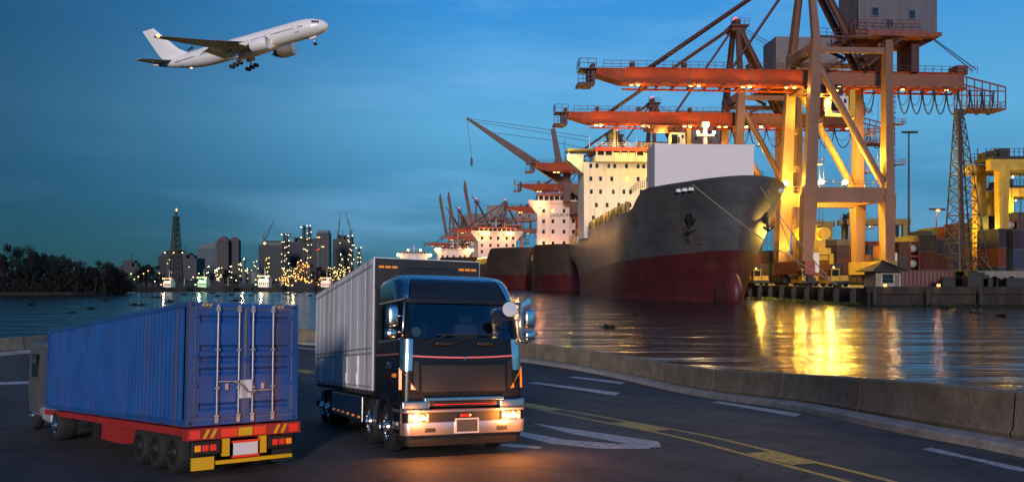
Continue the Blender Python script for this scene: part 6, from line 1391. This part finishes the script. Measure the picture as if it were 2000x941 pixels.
# small ships along the far shore
M['hulldark'] = mat('small_hull_dark', (.015, .016, .018), .5)
def boat(label, px0, px1, Y, hx0, hx1, htop, white, lk, up=(.95, .95, .9), lp=900):
    a, b_ = at(px0, 568, Y), at(px1, 568, Y); W = b_.x - a.x; o = thing('coaster', label, 'ship', ((a.x + b_.x) / 2, Y, 0), group='small ships along the far shore'); x0, x1 = -W / 2, W / 2
    mb = MB(); st = [(x0, 2.2, .8), (x0 + W * .08, 2.4, 2.6), (x0 + W * .3, 1.9, 3.2), (x0 + W * .7, 1.9, 3.2), (x0 + W * .9, 2.6, 2.2), (x1, 3.8, .2)]
    for x, z, hb_ in st: mb.v += [(x, -hb_, z), (x * .97, -hb_ * .8, -.6), (x * .97, hb_ * .8, -.6), (x, hb_, z)]
    for j in range(5): mb.f += [(4 * j + i, 4 * j + i + 1, 4 * j + 5 + i, 4 * j + 4 + i) for i in range(3)] + [(4 * j + 3, 4 * j, 4 * j + 4, 4 * j + 7)]
    mb.f += [(0, 1, 2, 3), (20, 23, 22, 21)]; mb.build('hull', M['hulldark'], o, smooth=30)
    cx = (a.x + b_.x) / 2; h0 = at(hx0, 0, Y).x - cx; h1 = at(hx1, 0, Y).x - cx; zt = at(0, htop, Y).z
    hs = MB().box(h0, h1, -2.4, 2.4, 1.8, zt * .72).box(h0 + .3, h1 - .3, -2, 2, zt * .72, zt).build('house', white, o); MB().box(h0 + .5, h1 - .5, -2.1, -2., zt * .80, zt * .93).build('window_band', M['glass'], hs); MB().box(h0 + .1, h1 - .1, -2.3, 2.3, zt, zt + .3).build('roof', M['rustred'], hs)
    for k in range(5): MB().box(h0 + .6 + k * (h1 - h0 - 1.4) / 4, h0 + 1.0 + k * (h1 - h0 - 1.4) / 4, -2.46, -2.4, zt * .45, zt * .55).build('window', M['glass'], hs)
    MB().tube(((h0 + h1) / 2, 0, zt), ((h0 + h1) / 2, 0, zt + 4), .15, 5, .08).tube((x1 * .7, 0, 2), (x1 * .7, 0, zt), .18, 5, .1).build('mast', white, o)
    lamps_mb([(h0, -2.6, zt - .2), (h1, -2.6, zt - .2), (h0 - 1.2, -2, 3.2)], .34).build('lamp_bulbs', M[lk], o, kind='stuff'); q = Vector(o.location); lamp('boat_light', (q.x + (h0 + h1) / 2, Y - 6, zt * .9), lp, up, .4)
bw = M['shipwhite']; bgn = mat('boat_pale_green', (.5, .62, .5), .6)
boat('small ship with orange-lit house near the flare mast', 314, 368, 366, 323, 338, 543, bw, 'bulbo', (1, .8, .5), 500); boat('small ship with greenish lit house below the pale tower', 374, 458, 368, 390, 407, 541, bgn, 'bulbg', (.6, 1, .45), 900); boat('white coaster with two yellow lamps and red roof line', 492, 560, 368, 507, 528, 538, bw, 'bulbg', (1, .95, .5), 800); boat('long dark barge below the orange-lit furnace', 560, 622, 367, 566, 574, 556, M['hulldark'], 'bulb', (1, .7, .3), 100); boat('small ship with pink-lit house near the lorry body', 616, 672, 367, 629, 648, 542, M['shippink'], 'bulbo', (1, .62, .4), 700)
# shore lamps: posts of their own
for k, px in enumerate((243, 250, 257, 263, 271, 281, 290, 303, 312, 378, 389, 462, 500, 540, 575, 600, 655, 668, 690)):
    d = 376; b_ = at(px, 560, d); h = rr.uniform(3, 8.5); o = thing('shore_lamp', 'lit lamp post on the far shore', 'lamp post', (b_.x, d, 1.6), group='lamp posts along the far shore')
    MB().tube((0, 0, 0), (0, 0, h), .12, 5).build('post', M['darksteel'], o); MB().octa((0, -.4, h), .30).build('lamp_bulb', M[rr.choice(['bulb', 'bulbw', 'bulb', 'bulbg', 'bulbo', 'bulbw'])], o)
# trees
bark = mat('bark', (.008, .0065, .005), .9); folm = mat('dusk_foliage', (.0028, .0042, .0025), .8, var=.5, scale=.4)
def tree_mesh(seed, n=2600):
    q = random.Random(seed); tr = MB(); tr.tube((0, 0, 0), (.1, 0, .55), .035, 7, .022); cl_ = []
    for k in range(15):
        a = q.uniform(0, 6.3); z = q.uniform(.28, .93); rad = q.uniform(.05, .34) * (1.15 - abs(z - .55)); c = Vector((math.cos(a) * rad, math.sin(a) * rad, z)); cl_.append((c, q.uniform(.07, .15))); tr.tube((.05, 0, min(z * .7, .5)), c, .012, 5, .004)
    cr = MB()
    for i in range(n):
        c, r = q.choice(cl_); v = Vector((q.gauss(0, 1), q.gauss(0, 1), q.gauss(0, .8))).normalized() * r * q.uniform(.3, 1.12) ** .6; p = c + v; s_ = q.uniform(.012, .026); a = Vector((q.gauss(0, 1), q.gauss(0, 1), q.gauss(0, 1))).normalized(); b_ = a.orthogonal().normalized()
        cr.add([p - a * s_, p + b_ * s_ * .5, p + a * s_, p - b_ * s_ * .5], [(0, 1, 2, 3)])
    t1 = tr.mesh('trunk'); t1.materials.append(bark); c1_ = cr.mesh('crown'); c1_.materials.append(folm); return t1, c1_
TM = [tree_mesh(s_) for s_ in (1, 2, 3, 4, 5)]
prof = [(-30, 488, 40), (5, 492, 44), (28, 476, 46), (52, 488, 44), (60, 477, 40), (78, 494, 42), (98, 492, 46), (112, 496, 38), (130, 497, 40), (150, 508, 38), (168, 516, 40), (185, 518, 36), (205, 508, 40), (218, 505, 38), (226, 522, 30), (236, 530, 30)]
q = random.Random(5)
for k, (px, pt, w_) in enumerate(prof):
    for row in range(2):
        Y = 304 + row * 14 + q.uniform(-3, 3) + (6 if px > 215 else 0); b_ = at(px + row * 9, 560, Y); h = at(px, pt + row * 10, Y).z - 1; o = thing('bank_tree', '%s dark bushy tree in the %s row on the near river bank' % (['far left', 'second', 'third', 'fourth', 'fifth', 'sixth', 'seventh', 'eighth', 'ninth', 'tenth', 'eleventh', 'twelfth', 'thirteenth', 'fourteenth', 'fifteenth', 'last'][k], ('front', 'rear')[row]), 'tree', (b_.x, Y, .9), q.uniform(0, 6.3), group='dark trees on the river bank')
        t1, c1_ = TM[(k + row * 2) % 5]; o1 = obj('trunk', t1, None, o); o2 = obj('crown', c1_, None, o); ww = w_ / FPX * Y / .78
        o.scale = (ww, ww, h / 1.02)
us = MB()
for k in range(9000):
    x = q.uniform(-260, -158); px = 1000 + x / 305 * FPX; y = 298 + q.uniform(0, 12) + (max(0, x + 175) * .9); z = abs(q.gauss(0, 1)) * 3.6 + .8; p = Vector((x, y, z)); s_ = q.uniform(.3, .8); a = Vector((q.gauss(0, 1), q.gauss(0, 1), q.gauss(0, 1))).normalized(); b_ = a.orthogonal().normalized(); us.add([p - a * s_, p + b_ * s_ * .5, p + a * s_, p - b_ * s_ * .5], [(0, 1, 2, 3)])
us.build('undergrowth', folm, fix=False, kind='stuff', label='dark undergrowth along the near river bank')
for k, (px, h, Y) in enumerate(((276, 10, 400), (286, 12, 404), (297, 11, 398), (310, 9, 402), (640, 9, 396), (632, 11, 400), (445, 8, 400), (462, 7, 398), (690, 8, 396))):
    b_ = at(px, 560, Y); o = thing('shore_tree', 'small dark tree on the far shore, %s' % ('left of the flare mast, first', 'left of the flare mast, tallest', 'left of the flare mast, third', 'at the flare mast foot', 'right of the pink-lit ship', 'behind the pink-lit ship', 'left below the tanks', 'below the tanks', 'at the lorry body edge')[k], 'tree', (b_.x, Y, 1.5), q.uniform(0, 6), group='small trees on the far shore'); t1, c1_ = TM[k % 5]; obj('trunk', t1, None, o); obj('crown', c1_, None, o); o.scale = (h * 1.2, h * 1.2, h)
# ------------------------------------------------------------------ the airliner climbing away
M['planewhite'] = mat('airliner_white', (.90, .89, .88), .35, coat=.3, var=.06, scale=.1)
M['planegrey'] = mat('airliner_grey', (.42, .42, .43), .45)
pn = thing('airliner', 'white twin-engine airliner climbing with its landing gear down', 'airplane')
# local axes: x forward, y to its left, z up; nose at x=0, tail at x=-64
FL = 63.; RF = 3.1
def fsec(x):                                   # radius and centre height along the fuselage
    s = -x
    if s < 9: f = s / 9; r = RF * math.sqrt(max(0, 1 - (1 - f) ** 2.1)); zc = -.75 * (1 - f) ** 1.6
    elif s < 42: r = RF; zc = 0
    else: f = (s - 42) / (FL - 42); r = RF * (1 - f ** 1.55 * .93); zc = RF * .62 * f ** 1.7
    return r, zc
fu = MB(); xs = [0, -.3, -.8, -1.6, -2.8, -4.4, -6.4, -9] + [-9 - 3 * k for k in range(1, 12)] + [-45, -48, -51, -54, -57, -60, -62, -63]; nn = 28
for x in xs:
    r, zc = fsec(x); r = max(r, .02)
    for k in range(nn): a = 2 * math.pi * k / nn; fu.v.append((x, r * math.cos(a), zc + r * math.sin(a)))
m_ = len(xs); fu.f = [(i * nn + k, i * nn + (k + 1) % nn, (i + 1) * nn + (k + 1) % nn, (i + 1) * nn + k) for i in range(m_ - 1) for k in range(nn)] + [tuple(range(nn)), tuple(range((m_ - 1) * nn, m_ * nn))]
fus = fu.build('fuselage', M['planewhite'], pn, smooth=True)
wn = MB(); dr_ = MB()
for s_ in (1, -1):
    for k in range(84):
        x = -7.6 - k * .56
        if -10.6 < x < -8.8 or -20.4 < x < -18.4 or -46.5 < x < -44.5 or k in (20, 21, 33): continue
        r, zc = fsec(x); z = .55; y = math.sqrt(max(0, r * r - (z - zc) ** 2)); wn.box(x - .14, x + .14, s_ * y - .05, s_ * y + .05, z - .2, z + .2)
wn.build('window_row', M['glass'], fus, fix=False, kind='stuff')
for s_ in (1, -1):
    for x in (-9.7, -19.4, -33.5, -52.5):
        r, zc = fsec(x); z = .3; y = math.sqrt(r * r - (z - zc) ** 2); f = MB()
        for b_ in ((-.62, -.56, -1.1, 1.1), (.56, .62, -1.1, 1.1), (-.62, .62, -1.14, -1.02)): f.box(x + b_[0], x + b_[1], s_ * y - .12, s_ * y + .04, z + b_[2], z + b_[3])
        f.build('cabin_door', M['planegrey'], fus)
    for k in range(3):
        x = -2.5 - k * .75; r, zc = fsec(x); z = zc + r * .52; y = math.sqrt(r * r - (z - zc) ** 2); MB().box(x - .32, x + .3, s_ * y - .22, s_ * y + .06, z - .28, z + .34).build('cockpit_window', M['glass'], fus)
def foil(mb, st):                              # stations: (x leading, y, z, chord, thickness)
    P = [(0, 0), (.04, .45), (.15, .9), (.35, 1.), (.65, .62), (1, .02)]; ring = P + [(c, -h * .55) for c, h in P[-2:0:-1]]; n = len(ring)
    for x, y, z, c, th in st: mb.v += [(x - c * a, y, z + th / 2 * b_) for a, b_ in ring]
    for j in range(len(st) - 1): mb.f += [(j * n + i, j * n + (i + 1) % n, (j + 1) * n + (i + 1) % n, (j + 1) * n + i) for i in range(n)]
    mb.f += [tuple(range(n)), tuple(range((len(st) - 1) * n, len(st) * n))]; return mb
for s_ in (1, -1):
    wg = foil(MB(), [(-20.5, s_ * 2.2, -1.5, 14., 1.7), (-26, s_ * 10.5, -.6, 8.6, 1.0), (-33.5, s_ * 21, .9, 5, .55), (-39.8, s_ * 29.5, 2.4, 2.2, .22), (-41, s_ * 30.5, 2.7, .9, .1)]).build('wing', M['planegrey'], pn, smooth=40)
    for y, c in ((6, 5.5), (13, 4.2), (18.5, 3.2)):
        f = (y - 2.2) / 28; MB().beam((-24 - y * .5 - 4, s_ * y, -1.9 + f * 2.6), (-30 - y * .42 - c * .6, s_ * y, -2.3 + f * 2.6), .7, .7, .2, .2).build('flap_fairing', M['planegrey'], wg)
    MB().prism([(-33.0, s_ * 3.5, -1.9), (-35.5, s_ * 3.5, -2.9), (-36.5, s_ * 14, -1.3), (-34.4, s_ * 14, -.5)], (0, 0, -.2)).build('flap', M['planegrey'], wg)
    MB().ball((-40.5, s_ * 30.2, 2.6), .5).build('wing_tip_lamp', M['bulbo'], wg); MB().ball((-20.3, s_ * 3.0, -1.5), .6).build('landing_lamp', M['bulb'], wg)
    hs = foil(MB(), [(-54.5, s_ * .6, 1.5, 6.2, .7), (-60.2, s_ * 10.6, 2.6, 2.4, .25)]).build('tailplane', M['planegrey'], pn, smooth=40)
    # engine nacelle
    c = Vector((-17.2, s_ * 9.6, -3.0)); en = MB().lathe([(1.55, -.2), (1.72, .0), (1.95, -.0), (2.12, -.7), (2.15, -2.2), (2.05, -4.2), (1.72, -5.6), (1.62, -5.6), (1.6, -5.0)], c, (1, 0, 0), 28).build('engine', M['planewhite'], pn, smooth=50)
    MB().lathe([(.01, -1.2), (1.6, -1.2), (1.66, -.1), (1.62, -.1), (1.55, -1.3), (.01, -1.35)], c, (1, 0, 0), 24).build('intake', mat('intake_dark', (.16, .14, .13), .4, .4), en); MB().lathe([(.02, -.3), (.28, -.7), (.45, -1.2)], c, (1, 0, 0), 14).build('spinner', M['planegrey'], en)
    MB().lathe([(1.5, -5.2), (1.2, -6.6), (.9, -7.2), (.5, -7.2), (.03, -8.6)], c, (1, 0, 0), 20).build('exhaust_cone', mat('exhaust_metal', (.20, .17, .15), .4, .8), en, smooth=50)
    MB().prism([(-19.5, s_ * 9.5, -1.), (-27, s_ * 9.5, -.9), (-24.5, s_ * 9.5, -2.2), (-20., s_ * 9.5, -1.6)], (0, s_ * .4, 0)).build('pylon', M['planewhite'], en)
    # main gear bogie
    g = MB(); gx = -31.5; gy = s_ * 5.4; g.tube((gx, gy, -2), (gx - .3, gy, -5.9), .28, 10).beam((gx + 2.2, gy, -5.5), (gx - 2.4, gy, -6.4), .35, .35).beam((gx + .4, gy, -3.), (gx + 2.6, gy - s_ * 1.5, -1.5), .2, .2); gg = g.build('main_gear', M['planegrey'], pn)
    for k in (-1.55, 0, 1.55):
        for t_ in (-.75, .75): MB().lathe([(.2, -.25), (.55, -.25), (.66, -.15), (.66, .15), (.55, .25), (.2, .25)], (gx - .1 + k, gy + t_, -5.95 + k * .19), (0, 1, 0), 18).build('wheel', M['tyre'], gg, smooth=40)
    MB().box(gx - 1.6, gx + 1.6, gy + s_ * .2, gy + s_ * .3, -4., -2.2).build('gear_door', M['planewhite'], pn)
fin = MB(); P = [(0, 0), (.05, .5), (.3, 1.), (.65, .6), (1, .03)]; ring = P + [(a, -b_) for a, b_ in P[-2:0:-1]]; n = len(ring)
for x, z, c, th in ((-48.5, 2.2, 10.5, .9), (-52.5, 4.8, 7.8, .75), (-59.3, 13.2, 4.2, .35)): fin.v += [(x - c * a, th / 2 * b_, z) for a, b_ in ring]
for j in range(2): fin.f += [(j * n + i, j * n + (i + 1) % n, (j + 1) * n + (i + 1) % n, (j + 1) * n + i) for i in range(n)]
fin.f += [tuple(range(n)), tuple(range(2 * n, 3 * n))]; fin.build('tail_fin', M['planewhite'], pn, smooth=40)
MB().prism([(-50.2, -.47, 3.2), (-50.4, -.46, 3.2), (-60.5, -.2, 12.8), (-60.3, -.2, 12.8)], (0, -.01, 0))
g = MB(); g.tube((-6.2, 0, -2.4), (-5.9, 0, -5.0), .18, 8).box(-7, -4.6, -.62, -.56, -3.6, -2.5).box(-7, -4.6, .56, .62, -3.6, -2.5); ng = g.build('nose_gear', M['planewhite'], pn)
for t_ in (-.35, .35): MB().lathe([(.15, -.18), (.45, -.18), (.54, -.1), (.54, .1), (.45, .18), (.15, .18)], (-5.85, t_, -5.2), (0, 1, 0), 18).build('wheel', M['tyre'], ng, smooth=40)
MB().ball((-50, 0, -1.75), .55).build('beacon', M['bulbo'], pn); MB().lathe([(.42, 0), (.3, -.4), (.01, -.45)], (-63, 0, 2.), (1, 0, 0), 10).build('tail_cone', M['planegrey'], pn)
MB().ball((-26, 0, -2.3), 1, 18, 10, (9, 3.0, 1.7)).build('belly_fairing', M['planewhite'], pn, smooth=True)
PD = 246.; nose = at(640, 45, PD)
# heading: to the right and a little towards the viewer, nose up, slightly banked
yaw, pitch, roll = R(-11), R(11.3), R(11)
pn.matrix_world = Matrix.Translation(nose) @ Matrix.Rotation(yaw, 4, 'Z') @ Matrix.Rotation(-pitch, 4, 'Y') @ Matrix.Rotation(roll, 4, 'X')
